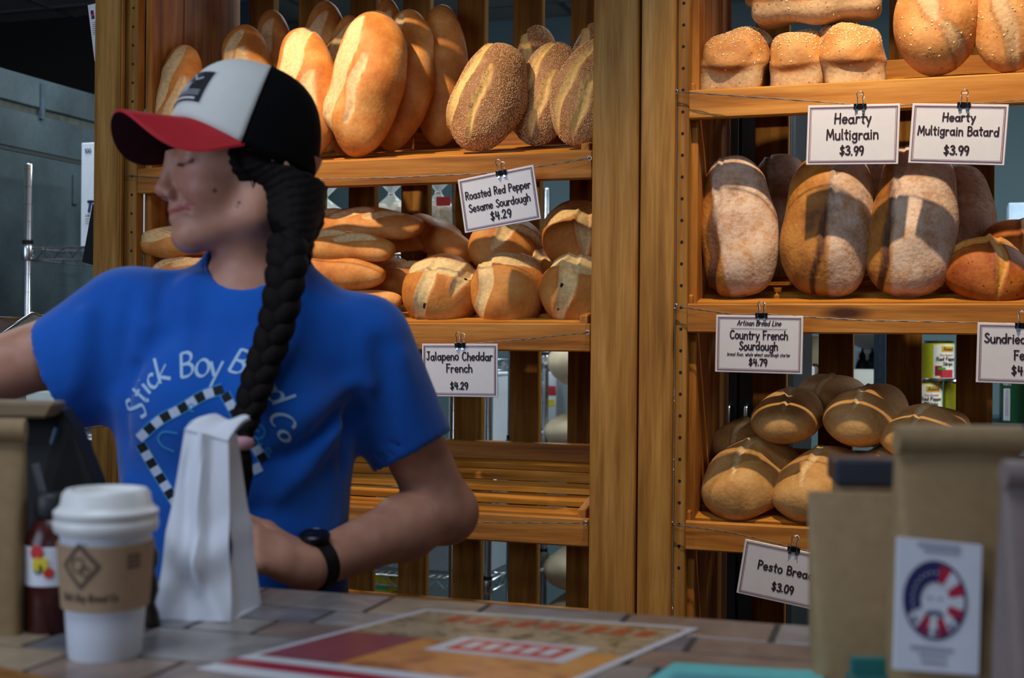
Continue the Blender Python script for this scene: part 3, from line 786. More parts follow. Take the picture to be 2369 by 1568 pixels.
boule('cheddar_boule', 1022, 673, 94, 73, .105, B_JC, 'round cheddar loaf with a black pepper piece in its cut, leftmost in front', (-.15, -1, .55), 0, [(-.28, -.25, 74, .16, .016), (.2, .3, -12, .20, .022), (.6, .0, 66, .10, .013)], 51, [(983, 707, .0095), (1077, 646, .005)], G4, flat=1.0)
boule('cheddar_boule', 1179, 673, 92, 74, .11, B_JC, 'round cheddar loaf with a broad brown flap, middle of the front row', (.0, -1, .6), 0, [(-.62, -.1, 82, .15, .016), (.1, .52, -6, .19, .020)], 52, (), G4, flat=1.0)
boule('cheddar_boule', 1336, 672, 90, 75, .105, B_JC, 'round pale cheddar loaf in front, beside the middle post', (.05, -1, .6), 0, [(-.3, -.1, 78, .17, .018), (.2, .32, -14, .2, .03)], 53, [(1299, 659, .0055), (1291, 715, .003)], G4, flat=1.0)
boule('cheddar_boule', 1172, 573, 87, 60, .235, B_JC, 'round cheddar loaf under the tilted red pepper sign', (.1, -1, .7), 0, [(.0, .25, 60, .15, .018), (.45, .1, -30, .12, .012)], 54, (), G4, flat=1.0)
boule('cheddar_boule', 1338, 546, 86, 78, .225, B_JC, 'round cheddar loaf highest at right, against the post', (.0, -1, .7), 0, [(-.1, .3, 8, .18, .024), (.1, -.2, 88, .13, .018)], 55, (), G4, flat=1.0)
boule('cheddar_boule', 1262, 640, 80, 58, .24, B_JC, 'shaded round loaf in the gap behind the front row', (.0, -1, .7), 0, TRI(), 56, (), G4, flat=1.0)

# pan loaves of hearty multigrain
def pan_loaf(xc, ytop, ybot, wpx, v, length, label, seed, zbase=None, axis='v', wide=1.09, crop=None, yawd=0):
    g = np.random.RandomState(seed)
    C0 = SV(xc, ybot, v)
    m = F / C0.y
    W, H = wpx / m, (ybot - ytop) / m
    zb = C0.z if zbase is None else zbase
    n = .0034
    xs = np.arange(-W * .62, W * .62, n); ys = np.arange(-length / 2 - .02, length / 2 + .02, n); zs = np.arange(-.012, H + .015, n)
    fd = Field(xs, ys, zs)
    hb = H * .55; wb = W * .5 / wide
    def rbox(X, Y, Z_):
        t = np.clip(Z_ / hb, 0, 1); w = wb * (.90 + .10 * t); r = .022
        qx = np.abs(X) - (w - r); qy = np.abs(Y) - (length / 2 - .010 - r); qz = np.abs(Z_ - hb / 2) - (hb / 2 - r)
        return np.sqrt(np.maximum(qx, 0) ** 2 + np.maximum(qy, 0) ** 2 + np.maximum(qz, 0) ** 2) + np.minimum(np.maximum(qx, np.maximum(qy, qz)), 0) - r
    fd.op(rbox, (-W / 2, -length / 2, 0), (W / 2, length / 2, hb))
    rt = H - hb * .62
    def dome(X, Y, Z_):
        q = (np.abs(X / (W * .5)) ** 2.6 + np.abs(Y / (length * .5 + .004)) ** 3.2 + np.abs((Z_ - hb * .92) / np.where(Z_ > hb * .92, H - hb * .92, hb * .34)) ** 2.2) ** (1 / 2.5)
        return (q - 1) * .05
    fd.op(dome, (-W / 2, -length / 2, hb * .4), (W / 2, length / 2, H), k=.012)
    def wob(X, Y, Z_):
        d = 0
        for _ in range(8):
            k = g.uniform(-1, 1, 3); k = k / np.linalg.norm(k) * g.uniform(30, 130); d = d + np.sin(k[0] * X + k[1] * Y + k[2] * Z_ + g.uniform(0, 6.3)) * .0011
        return d
    fd.op(wob, (-W, -length, -.1), (W, length, H), mode='disp')
    vv, ff = fd.mesh(); vv = relax(vv, ff, 1)
    low = np.clip((hb * .80 - vv[:, 2] + .006 * np.sin(vv[:, 0] * 60 + seed) + .004 * np.sin(vv[:, 1] * 75)) / .010, 0, 1)
    cre = np.exp(-((vv[:, 2] - hb * .8 - .004 * np.sin(vv[:, 0] * 60 + seed)) / .005) ** 2)  # undercut shade painted as a darker band below the dome
    col = np.stack([low, cre * .8, low * 0, np.ones_like(low)], 1)
    a1 = V if axis == 'v' else U
    a0 = U if axis == 'v' else -V
    q = Matrix.Rotation(R(yawd), 3, 'Z'); a0 = q @ a0; a1 = q @ a1
    ctr = C0 + (a1 * (length / 2) if axis == 'v' else Vector((0, 0, 0))); ctr = Vector((ctr.x, ctr.y, zb))
    tilt = Vector((0, 0, SL)) if axis == 'v' else Vector((0, 0, 0))
    Mx = np.array([a0, a1 + tilt * 1.0, Z])
    wv = vv @ Mx + np.array(ctr)
    o = np_obj('pan_loaf', wv, ff, B_MG, None, loc=(ctr.x, ctr.y, wv[:, 2].min()), attr=col)
    tag(o, label, 'bread', 'oat-topped multigrain pan loaves')
    sprinkle('oat_topping', wv, ff.tolist(), col, 800, (.0034, .0021, .0008), seed, OAT, o, lambda c, n, cl: np.clip(n[:, 2] - .15, 0, 1) * (cl[:, 0] < .3) + .01 * (c[:, 2] > 0))
    return o
Z1R = ZR[1]
pan_loaf(1683, 40, 200, 165, .035, .22, 'leftmost oat-topped pan loaf beside the wooden upright', 61, yawd=-3)
pan_loaf(1836, 42, 193, 145, .045, .22, 'middle and narrowest oat-topped pan loaf on the shelf', 62, yawd=-3)
pan_loaf(1985, 27, 188, 160, .035, .20, 'rightmost oat-topped pan loaf with oats on its end too', 63, yawd=16)
pan_loaf(1888, -66, 52, 112, .115, .27, 'oat-topped pan loaf lying across the tops of the others', 64, axis='u')
G5 = 'multigrain batards'
MGS = [(-.35, .1, 30, .09, .013), (.2, -.1, 30, .10, .014)]
standing('multigrain_batard', 2150, .05, 2182, -95, 186, Z1R, B_MG, 'multigrain batard standing right of the pan loaves', group=G5, seed=71, scores=[(-.62, -.45, 25, .09, .014), (.1, .3, 30, .12, .016)], lean=14, oats=40)
standing('multigrain_batard', 2322, .05, 2350, -95, 172, Z1R, B_MG, 'multigrain batard cut off by the right edge of the picture', group=G5, seed=72, scores=[(-.3, .1, 18, .18, .014), (.4, -.2, 30, .10, .014)], lean=14, oats=30)

# country french loaves
G6 = 'flour-dusted country French loaves'
Z2R = ZR[2]
standing('country_loaf', 1722, .07, 1690, 362, 166, Z2R, B_CF, 'flour-dusted country loaf with one long split, leftmost', group=G6, seed=81, scores=[(-.05, .50, -7, .36, .007)], flour_side=.46, lean=14, taper=-.10, ex=.58, hr=.75)
standing('country_loaf', 1902, .07, 1932, 340, 200, Z2R, B_CF, 'country loaf split down the middle, bare left half and floury right half', group=G6, seed=82, scores=[(0, -.06, -8, .40, .005)], flour_side=-.06, lean=14, taper=-.10, ex=.58, hr=.7)
standing('country_loaf', 2092, .07, 2130, 345, 188, Z2R, B_CF, 'country loaf with two floury bands, beside the round loaf', group=G6, seed=83, scores=[(0, .44, -3, .36, .006)], flour_side=.42, lean=14, taper=-.10, ex=.58, hr=.75)
standing('country_loaf', 1800, .32, 1812, 362, 150, Z2R, B_CF, 'country loaf in deep shade behind the leftmost two', group=G6, seed=84, scores=[(0, .2, 5, .3, .01)], flour_side=.3, lean=8, taper=-.10, ex=.6)
standing('country_loaf', 2005, .32, 2010, 360, 150, Z2R, B_CF, 'country loaf in deep shade behind the split loaf', group=G6, seed=85, scores=[(0, .2, 5, .3, .01)], flour_side=.3, lean=8, taper=-.10, ex=.6)
standing('country_loaf', 2228, .31, 2225, 390, 140, Z2R, B_CF, 'country loaf in deep shade above the round tomato loaf', group=G6, seed=86, scores=[(0, .2, 5, .3, .01)], flour_side=.3, lean=8, taper=-.10, ex=.6)
G7 = 'round tomato feta loaves'
boule('feta_boule', 2288, 632, 100, 73, .10, B_ST, 'round orange tomato loaf with a cross cut, in front', (.0, -.75, 1), 0, [(0.05, -.1, 82, .15, .013), (-.1, .35, 0, .2, .012)], 91, (), G7)
boule('feta_boule', 2365, 572, 92, 62, .25, B_ST, 'round orange tomato loaf behind, at the right picture edge', (.0, -.75, 1), 0, [(0.0, .0, 70, .15, .012)], 92, (), G7)

# pesto loaves
G8 = 'blond oval pesto loaves'
def pesto(a, va, b, vb, wpx, label, seed, hr=.62, sc=()):
    A, B = SV(a[0], a[1], va), SV(b[0], b[1], vb)
    W = 1.13 * wpx / (F / A.y)
    return loaf('pesto_loaf', A, B, Vector((0, -.25, 1)), W, W * hr * 1.36, B_PE, label, 'bread', G8, seed, ex=.70, flat=.8, scores=sc or [(-.1, .1, 8, .2, .006)], lump=.005)
pesto((1672, 1170), .015, (1796, 1052), .26, 178, 'front pesto loaf nearest the wooden upright', 101)
pesto((1832, 1180), .015, (1952, 1066), .25, 172, 'front pesto loaf above the pesto price sign', 102)
pesto((1998, 1180), .015, (2090, 1070), .25, 172, 'front pesto loaf hidden behind the dark-lidded box', 103)
pesto((2160, 1180), .015, (2240, 1070), .25, 172, 'front pesto loaf hidden behind the labelled coffee bag', 104)
pesto((1800, 996), .08, (1860, 938), .33, 150, 'upper pesto loaf on the left of the pile', 105, hr=.55)
pesto((1955, 996), .08, (2055, 940), .33, 168, 'upper pesto loaf in the middle of the pile', 106, hr=.55)
pesto((2085, 1036), .07, (2200, 975), .32, 160, 'upper pesto loaf just behind the tall coffee bag', 107, hr=.55)
pesto((1690, 1050), .20, (1760, 1005), .36, 130, 'shaded pesto loaf at the back by the upright', 108, hr=.6)
pesto((1890, 935), .24, (1960, 905), .38, 150, 'darkest pesto loaf at the very back of the pile', 109, hr=.5)
# ------------------------------------------------------------------ price signs, binder clips and the twisted wires they hang from
def sign(quad, lines, label, clips, seed, v=-.032):
    TL, TR, BR, BL = [SV(x, y, v) for (x, y) in quad]
    c = (TL + TR + BR + BL) / 4
    ax = ((TR - TL) + (BR - BL)).normalized(); n = V
    w = ((TR - TL).length + (BR - BL).length) / 2; h = ((TL - BL).length + (TR - BR).length) / 2
    ay = n.cross(ax).normalized()
    if ay.z < 0: ay = -ay
    t = thing('price_sign', c - ay * (h / 2), label, 'sign', 'laminated price signs')
    MB().wbox(c, ax * (w / 2), ay * (h / 2), V * .0012).build('card', CARD, t, bevel=.0008)
    o = c - V * .0019
    out = ([], [])
    for ins, lw in ((.0050, .0008), (.0074, .0004)):
        a, b = w / 2 - ins, h / 2 - ins
        for q in ([(-a, b), (a, b)], [(a, b), (a, -b)], [(a, -b), (-a, -b)], [(-a, -b), (-a, b)]): ribbon(q, lw, None, out)
    flat_mesh(out, o, ax, ay, 'printed_border', BORDERM, t)
    rg = random.Random(seed)
    out = ([], [])
    for (s, x, y, hh, fit, lw, sl) in lines:           # x, y as fractions of the card, heights in metres
        if s == '_':
            ribbon([((x - fit / 2 - .5) * w, (.5 - y) * h), ((x + fit / 2 - .5) * w, (.5 - y) * h)], lw, None, out); continue
        text2d(s, (x - .5) * w, (.5 - y) * h, hh * h, lw, rg, out, slant=sl, fit=fit * w if fit else None)
    flat_mesh(out, o - V * .0002, ax, ay, 'lettering', INK, t)
    for (cx, cy) in clips:
        clip(SV(cx, cy, v), ax, ay, label)
    return c, ax, ay, w, h
CLIPN = [0]
CLIPWHERE = ['holding the roasted red pepper sign', 'holding the jalapeno cheddar sign', 'holding the hearty multigrain sign', 'holding the multigrain batard sign',
             'holding the country French sign', 'holding the pesto bread sign', 'holding the sundried tomato sign']
def clip(p, ax, ay, label):
    """p: top edge of the card under the clip"""
    t = thing('binder_clip', p - ay * .012, 'small black and silver binder clip ' + CLIPWHERE[CLIPN[0]], 'clip', 'binder clips'); CLIPN[0] += 1
    hw, b, n = .0115, .010, -V
    top = p + ay * .003
    vs = []
    for s in (-1, 1):
        vs += [top + ax * (s * hw) + n * .0060, top + ax * (s * hw) - n * .0060, top + ax * (s * hw) - ay * .011 + n * .0022, top + ax * (s * hw) - ay * .011 - n * .0022]
    MB().add(vs, [(0, 4, 5, 1), (0, 2, 6, 4), (1, 5, 7, 3), (0, 1, 3, 2), (4, 6, 7, 5), (2, 3, 7, 6)]).build('clip_body', CLIPB, t, bevel=.0006)
    for side in (1, -1):
        q = []
        base = top + n * (.0055 * side)
        lift = n * (.006 * side)
        for (a, bb) in ((-.0085, -.012), (-.0055, -.002), (-.0045, .010), (-.0062, .016), (-.0040, .0205), (0, .0215), (.0040, .0205), (.0062, .016), (.0045, .010), (.0055, -.002), (.0085, -.012)):
            q.append(base + ax * a + ay * (bb if side == 1 else bb * .92) + lift * max(0, bb / .02) + n * (.0008 * side))
        MB().tube(q, .0008, 6).build('wire_handle', STEEL, t, smooth='all')
    # crimped bottom feet of the handles
    for s in (-1, 1):
        MB().wbox(top - ay * .0125 + ax * (s * .0065) + n * .003, ax * .0026, ay * .0022, n * .0012).build('wire_foot', STEEL, t)
w1, w2 = .0019, .0017
sign([(1058, 416), (1237, 381), (1250, 506), (1077, 540)], [('Roasted Red Pepper', .5, .40, .14, .85, .00125, 0), ('Sesame Sourdough', .5, .64, .14, .80, .00125, 0), ('$4.29', .5, .86, .15, .27, .0015, 0)],
     'tilted Roasted Red Pepper Sesame Sourdough price sign', [(1160, 398)], 1)
sign([(975, 794), (1151, 796), (1153, 918), (978, 917)], [('Jalapeno Cheddar', .5, .31, .15, .87, .00135, 0), ('French', .5, .54, .15, .34, .00135, 0), ('$4.29', .5, .86, .13, .23, .0015, 0)],
     'Jalapeno Cheddar French price sign beside the blue sleeve', [(1065, 796)], 2)
sign([(1866, 245), (2081, 239), (2080, 380), (1868, 381)], [('Hearty', .5, .31, .165, .40, .0015, 0), ('Multigrain', .5, .58, .165, .56, .0015, 0), ('$3.99', .5, .84, .145, .26, .0016, 0)],
     'Hearty Multigrain price sign, second word on its own line', [(1990, 244)], 3)
sign([(2108, 238), (2332, 243), (2326, 382), (2104, 378)], [('Hearty', .5, .285, .135, .34, .0014, 0), ('Multigrain Batard', .5, .52, .145, .84, .00135, 0), ('$3.99', .5, .84, .145, .26, .0016, 0)],
     'Hearty Multigrain Batard price sign at upper right', [(2230, 241)], 4)
sign([(1653, 728), (1858, 731), (1857, 866), (1658, 860)], [('Artisan Bread Line', .5, .175, .085, .50, .0008, .25), ('_', .5, .235, 0, .64, .0004, 0), ('Country French', .5, .41, .14, .66, .0013, 0), ('Sourdough', .5, .60, .14, .44, .0013, 0),
     ('bread flour, whole wheat sourdough starter', .5, .705, .055, .72, .0005, .2), ('$4.79', .5, .87, .115, .21, .0014, 0)],
     'Country French Sourdough price sign with small print', [(1762, 727)], 5)
sign([(1722, 1243), (1928, 1292), (1914, 1415), (1706, 1374)], [('Pesto Bread', .5, .47, .15, .62, .0014, 0), ('$3.09', .5, .80, .14, .24, .0015, 0)],
     'slanting Pesto Bread price sign at the bottom', [(1837, 1267)], 7)
sign([(2262, 745), (2488, 752), (2484, 892), (2257, 885)], [('Sundried Tomato', .5, .33, .15, .84, .0014, 0), ('Feta', .5, .60, .15, .22, .0014, 0), ('$4.79', .5, .85, .14, .26, .0015, 0)],
     'Sundried Tomato Feta price sign cut off at the right edge', [(2364, 750)], 6)
def wire(pts, label, twist_to):
    """pts: pixels with depth; the first stretch is a twisted double wire"""
    c = [SV(x, y, v) for (x, y, v) in pts]
    line = []
    for i in range(len(c) - 1):
        for k in range(30):
            line.append(c[i].lerp(c[i + 1], k / 30))
    line.append(c[-1])
    t = thing('hanging_wire', c[0], label, 'wire', 'twisted wires along the shelf fronts')
    for ph in (0, math.pi):
        q = []
        for i, p in enumerate(line):
            amp = .0011 if any(a <= i / len(line) <= b for (a, b) in twist_to) else .0003
            q.append(p + Z * (amp * math.cos(i * .7 + ph)) + V * (amp * math.sin(i * .7 + ph)))
        MB().tube(q, .0008, 5).build('strand', WIRE, t, smooth='all')
    for e in (c[0], c[-1]):
        ring = [e + U * (.0045 * math.cos(a * .6283)) + Z * (.0045 * math.sin(a * .6283)) for a in range(10)]
        MB().tube(ring, .0011, 6, closed=True).build('screw_eye', STEEL, t, smooth='all')
        MB().tube([e + V * .002, e + V * .032], .0014, 6).build('eye_screw', STEEL, t, smooth='all')
wire([(279, 405, -.012), (400, 414, -.02), (720, 414, -.028), (900, 411, -.03), (1160, 399, -.031), (1364, 366, -.012)], 'wire along the shelf under the French loaves', [(0, .25), (.55, 1)])
wire([(930, 797, -.012), (1065, 796, -.031), (1200, 786, -.028), (1359, 769, -.012)], 'wire along the shelf under the round cheddar loaves', [(.6, 1)])
wire([(900, 1212, -.012), (1120, 1208, -.02), (1354, 1210, -.012)], 'wire along the empty shelf behind the woman\'s elbow', [(.4, 1)])
wire([(1563, 212, -.012), (1890, 235, -.030), (1990, 243, -.031), (2230, 241, -.031), (2500, 222, -.02), (2700, 206, -.012)], 'wire along the shelf under the oat-topped pan loaves', [(0, .22)])
wire([(1562, 708, -.012), (1700, 728, -.028), (1762, 727, -.031), (2000, 741, -.031), (2364, 748, -.031), (2700, 720, -.012)], 'wire along the shelf under the country loaves', [(0, .7)])
wire([(1553, 1212, -.012), (1700, 1233, -.028), (1837, 1266, -.031), (1940, 1290, -.03), (2300, 1290, -.012)], 'wire along the shelf under the pesto loaves', [(0, .5)])
# ------------------------------------------------------------------ back room: wire racks and what stands on them
def wire_rack(u0, u1, v0, v1, zs, z_top, label, dz=.62):
    t = thing('wire_rack', S((u0 + u1) / 2, (v0 + v1) / 2, 0), label, 'rack', 'chrome wire racks in the back room')
    for a in (u0, u1):
        for b in (v0, v1):
            po = MB().lathe(S(a, b, 0), [(.0127, 0), (.0127, z_top), (.011, z_top + .003)], 16).build('post', STEEL, t, smooth=True)
            gm = MB()
            for i in range(int(z_top / .0508)):
                gm.tube([S(a + .0128 * math.cos(k * .5236), b + .0128 * math.sin(k * .5236), .05 + i * .0508) for k in range(12)], .0006, 4, closed=True)
            g_ = gm.build('groove', DARKSEAM, po); g_['kind'] = 'stuff'
            for z in zs:
                MB().lathe(S(a, b, z - .036), [(.0165, 0), (.0185, .01), (.0185, .04), (.0165, .046)], 16).build('collar', STEEL, t, smooth=True)
                MB().lathe(S(a, b, z + .0105), [(.0150, 0), (.0150, .012)], 16).build('split_sleeve', BLACK, t, smooth=True)
    for z in zs:
        sh = MB()
        for (a, b) in (((u0, v0), (u1, v0)), ((u0, v1), (u1, v1)), ((u0, v0), (u0, v1)), ((u1, v0), (u1, v1))):
            for zz in (z, z - .034): sh.tube([S(a[0], a[1], zz), S(b[0], b[1], zz)], .0032, 6)
            L = math.hypot(b[0] - a[0], b[1] - a[1]); n = int(L / .03)
            sh.tube([S(a[0] + (b[0] - a[0]) * i / n, a[1] + (b[1] - a[1]) * i / n, z - .004 - (.026 if i % 2 else 0)) for i in range(n + 1)], .0022, 5)
        fr = sh.build('shelf_truss', STEEL, t, smooth='all')
        gm = MB()
        n = int((u1 - u0) / .026)
        for i in range(n + 1):
            uu = u0 + (u1 - u0) * i / n; gm.tube([S(uu, v0, z + .002), S(uu, v1, z + .002)], .0017, 5)
        for k in (.33, .66): gm.tube([S(u0, v0 + (v1 - v0) * k, z - .003), S(u1, v0 + (v1 - v0) * k, z - .003)], .003, 5)
        w = gm.build('shelf_wire', STEEL, t, smooth='all'); w['kind'] = 'stuff'
    return t
wire_rack(-1.93, -.60, .55, 1.0, (.55, 1.05, 1.60), 1.84, 'chrome wire rack beside the grey cooler wall, white box on top shelf')
_b = P(1133, 784, 4.2); ub, vb = UV(_b)
wire_rack(ub - 1.2, ub, vb, vb + .60, (.15, .56, .92, 1.28), 1.90, 'chrome wire rack seen low between the slats behind the elbow')
wire_rack(ub + .22, ub + .60, vb + .35, vb + .85, (.15, .30, .45, .95, 1.18), 1.90, 'chrome wire rack of flour sacks behind the middle post')

def carton(name, u0, u1, v0, v1, z0, z1, mat, label, cat, prints=(), group=None):
    """a taped carton; prints: (u0,u1,z0,z1,material) flat patches on the side facing the shop"""
    t = thing(name, S((u0 + u1) / 2, (v0 + v1) / 2, z0), label, cat, group)
    MB().box(u0, u1, v0, v1, z0, z1).build('carton_body', mat, t, bevel=.002)
    MB().box((u0 + u1) / 2 - .0012, (u0 + u1) / 2 + .0012, v0 + .003, v1 - .003, z1 - .001, z1 + .0006).build('flap_seam', DARKSEAM, t)
    for (a, b, c, d, m) in prints:
        MB().quad(S(a, v0 - .0008, c), S(b, v0 - .0008, c), S(b, v0 - .0008, d), S(a, v0 - .0008, d)).build('printed_patch', m, t)
    return t
BOXW = plain('white_carton', (214, 222, 230), .6, var=.03)
REDP = plain('red_print', (190, 40, 50), .6)
NAVY = plain('navy_print', (30, 40, 90), .6)
GREYP = plain('grey_print', (110, 116, 124), .6)
YELP = plain('yellow_print', (226, 214, 40), .6)
BLUEP = plain('pale_blue_print', (180, 200, 214), .6)
def word(s, o, ax, ay, h, w, mat, parent, slant=0.0, align=0.0):
    out = ([], []); text2d(s, 0, 0, h, w, None, out, slant=slant, align=align)
    return flat_mesh(out, o, ax, ay, 'lettering', mat, parent)
# white box on the rack by the cooler
ubx, zbx0, zbx1 = U_of(184, .60), 1.605, SV(200, 330, .60).z
bx = carton('paper_goods_box', ubx, ubx + .34, .60, .92, zbx0, zbx1, BOXW, 'white carton printed 100 on the wire rack at left', 'box')
pw = SV(196, 354, .598); word('100', pw, U, Z, .012, .0011, NAVY, bx)
pw = SV(200, 489, .598)
word('T', pw, U, Z, .028, .004, NAVY, bx, .2)
pw = SV(198, 501, .598); word('Low', pw, U, Z, .007, .0007, NAVY, bx)
for i in range(3): MB().quad(*[SV(197, 508 + i * 5, .598) + U * a + Z * b for (a, b) in ((0, 0), (.06, 0), (.06, .002), (0, .002))]).build('printed_line', GREYP, bx)
# black clipboard and a taped notice on the outer side of the left post
VB_ = .0035
ck = thing('clipboard', SV(200, 610, VB_), 'black clipboard hanging beside the left post', 'clipboard')
q = [SV(190, 606, VB_), SV(245, 622, VB_), SV(262, 486, VB_), SV(214, 472, VB_)]
MB().hexa([p for p in (q[0], q[1], q[1] + V * .004, q[0] + V * .004, q[3], q[2], q[2] + V * .004, q[3] + V * .004)]).build('board', BLACK, ck)
MB().wbox(SV(236, 484, VB_ + .007), U * .016, V * .003, Z * .008).build('metal_clip', STEEL, ck)
nt_ = thing('paper_notice', SV(225, 140, VB_), 'white printed notice taped beside the top of the left post', 'notice')
q = [SV(219, 142, VB_), SV(262, 136, VB_), SV(250, 2, VB_), SV(203, 12, VB_)]
MB().hexa([q[0], q[1], q[1] + V * .001, q[0] + V * .001, q[3], q[2], q[2] + V * .001, q[3] + V * .001]).build('sheet', WHITEP, nt_)
for (x, y, m) in ((213, 28, NAVY), (214, 34, REDP), (215, 40, NAVY)):
    MB().wbox(SV(x, y, VB_ - .0006), U * .004, V * .0003, Z * .004).build('printed_picture', m, nt_)
for i in range(7): MB().wbox(SV(219, 52 + i * 4.5, VB_ - .0006), U * .006, V * .0002, Z * .0007).build('printed_line', GREYP, nt_)
# clear plastic bags of rolls on the rack's top shelf
def bag_mat():
    m, nt, b = new_mat('clear_poly_bag'); L = nt.links.new
    tc = N(nt, 'ShaderNodeTexCoord')
    w = N(nt, 'ShaderNodeTexNoise'); w.inputs['Scale'].default_value = 30; w.inputs['Detail'].default_value = 3; w.inputs['Distortion'].default_value = 2; L(tc.outputs['Object'], w.inputs['Vector'])
    bp = N(nt, 'ShaderNodeBump'); bp.inputs['Strength'].default_value = .8; bp.inputs['Distance'].default_value = .01; L(w.outputs['Fac'], bp.inputs['Height']); L(bp.outputs[0], b.inputs['Normal'])
    b.inputs['Base Color'].default_value = (.85, .9, .88, 1); b.inputs['Roughness'].default_value = .12; b.inputs['Alpha'].default_value = .38
    return m
POLY = bag_mat()
ROLL = plain('soft_roll', (206, 186, 148), .6, var=.12, scale=30)
GREENT = plain('green_tie', (40, 190, 120), .4)
def poly_bag(xl, xr, ytop, v, zb, label, seed, knot=None, red=False):
    g = random.Random(seed)
    c = SV((xl + xr) / 2, 500, v); m = F / c.y; rx = (xr - xl) / 2 / m
    h = SV(xl, ytop, v).z - zb
    t = thing('bread_bag', Vector((c.x, c.y, zb)), label, 'bread bag', 'clear bags of rolls in the back room')
    vs, fs = [], []
    n, mm = 28, 14
    for i in range(mm):
        f = i / (mm - 1); rr = rx * (math.sin(math.pi * (.08 + .92 * f)) ** .45 if f < .7 else (1.0 - .92 * ((f - .7) / .3) ** .7)) * .98 + .004
        for k in range(n):
            a = 2 * math.pi * k / n; w = 1 + .06 * math.sin(9 * a + seed) * (f ** 2) + .03 * math.sin(5 * a + 7 * f)
            vs.append(Vector((c.x, c.y, zb)) + U * (rr * w * math.cos(a)) + V * (rr * .7 * w * math.sin(a)) + Z * (h * f))
    for i in range(mm - 1):
        for k in range(n): fs.append((i * n + k, i * n + (k + 1) % n, (i + 1) * n + (k + 1) % n, (i + 1) * n + k))
    fs.append(tuple(range(n)))
    MB().add(vs, fs).build('bag_film', POLY, t, smooth='all')
    top = Vector((c.x, c.y, zb + h))
    MB().lathe(top - Z * .004, [(.008, 0), (.010, .003), (.010, .006), (.008, .009)], 12).build('tie', GREENT if knot else WHITEP, t, smooth=True)
    # flared gathers above the tie
    fl = MB(); k2 = 20
    fl.add([top + Z * .005 + U * (.007 * math.cos(a * .314)) + V * (.007 * math.sin(a * .314)) for a in range(k2)] + [top + Z * (.045 + .01 * math.sin(a * 2.2)) + U * (.04 * math.cos(a * .314)) + V * (.03 * math.sin(a * .314)) for a in range(k2)],
           [(a, (a + 1) % k2, k2 + (a + 1) % k2, k2 + a) for a in range(k2)])
    fl.build('gathered_top', POLY, t, smooth='all')
    for j in range(5):
        a = j * 1.257 + seed
        cc = Vector((c.x, c.y, zb + .035 + .045 * (j % 2))) + U * (rx * .45 * math.cos(a)) + V * (rx * .3 * math.sin(a))
        MB().lathe(cc, [(.004, -.03), (rx * .3, -.026), (rx * .42, -.005), (rx * .40, .014), (rx * .2, .028), (.004, .03)], 16).build('roll', ROLL, t, smooth='all')
    if red: MB().wbox(Vector((c.x, c.y, zb + h * .8)) - V * (rx * .7) + U * (rx * .55), U * .02, V * .002, Z * .012).build('red_label', REDP, t)
poly_bag(690, 812, 462, .75, 1.612, 'clear plastic bag of rolls with a green tie, left of three', 1, knot=True)
poly_bag(850, 960, 452, .75, 1.612, 'clear plastic bag of rolls in the middle of the rack shelf', 2)
poly_bag(965, 1062, 448, .78, 1.612, 'clear plastic bag of rolls with a red label', 3, red=True)
# cartons on the low rack
def BX(px0, px1, dv, z0, z1, mat, label, prints=None, name='carton', cat='box', group=None):
    v0 = vb + dv; a, b = U_of(px0, v0), U_of(px1, v0)
    pr = [(a + (b - a) * x0, a + (b - a) * x1, z0 + (z1 - z0) * y0, z0 + (z1 - z0) * y1, m) for (x0, x1, y0, y1, m) in (prints or [])]
    return carton(name, a, b, v0, v0 + .3, z0, z1, mat, label, cat, pr, group)
BARC = [(.1 + i * .055, .1 + i * .055 + (.02 if i % 3 else .035), .06, .17, GREYP) for i in range(9)]
BX(1040, 1124, .05, .93, 1.235, BOXW, 'white carton seen beside the blue sleeve', [(0, 1, .74, .84, REDP)] + BARC)
BX(1136, 1180, .32, .93, 1.20, BOXW, 'white carton with a red band seen between two slats', [(0, 1, .62, .74, REDP), (.1, .8, .3, .5, BLUEP)] + BARC)
v0_ = vb + .62; 
carton('carton', U_of(1246, vb + .70), U_of(1288, vb + .70), vb + .70, vb + .86, .96, 1.225, BOXW, 'white carton with red, yellow and barcode print by the post', 'box',
       [(U_of(1247, vb + .70), U_of(1287, vb + .70), 1.14, 1.175, REDP), (U_of(1258, vb + .70), U_of(1284, vb + .70), 1.10, 1.125, YELP)] +
       [(U_of(1250 + 2.6 * i, vb + .70), U_of(1251.3 + 2.6 * i, vb + .70), .985, 1.02, NAVY) for i in range(10)])
SACK = plain('flour_sack_paper', (196, 178, 146), .75, var=.08, scale=25, bump=.2)
SACKW = plain('white_sack_paper', (214, 212, 200), .75, var=.05, scale=25, bump=.2)
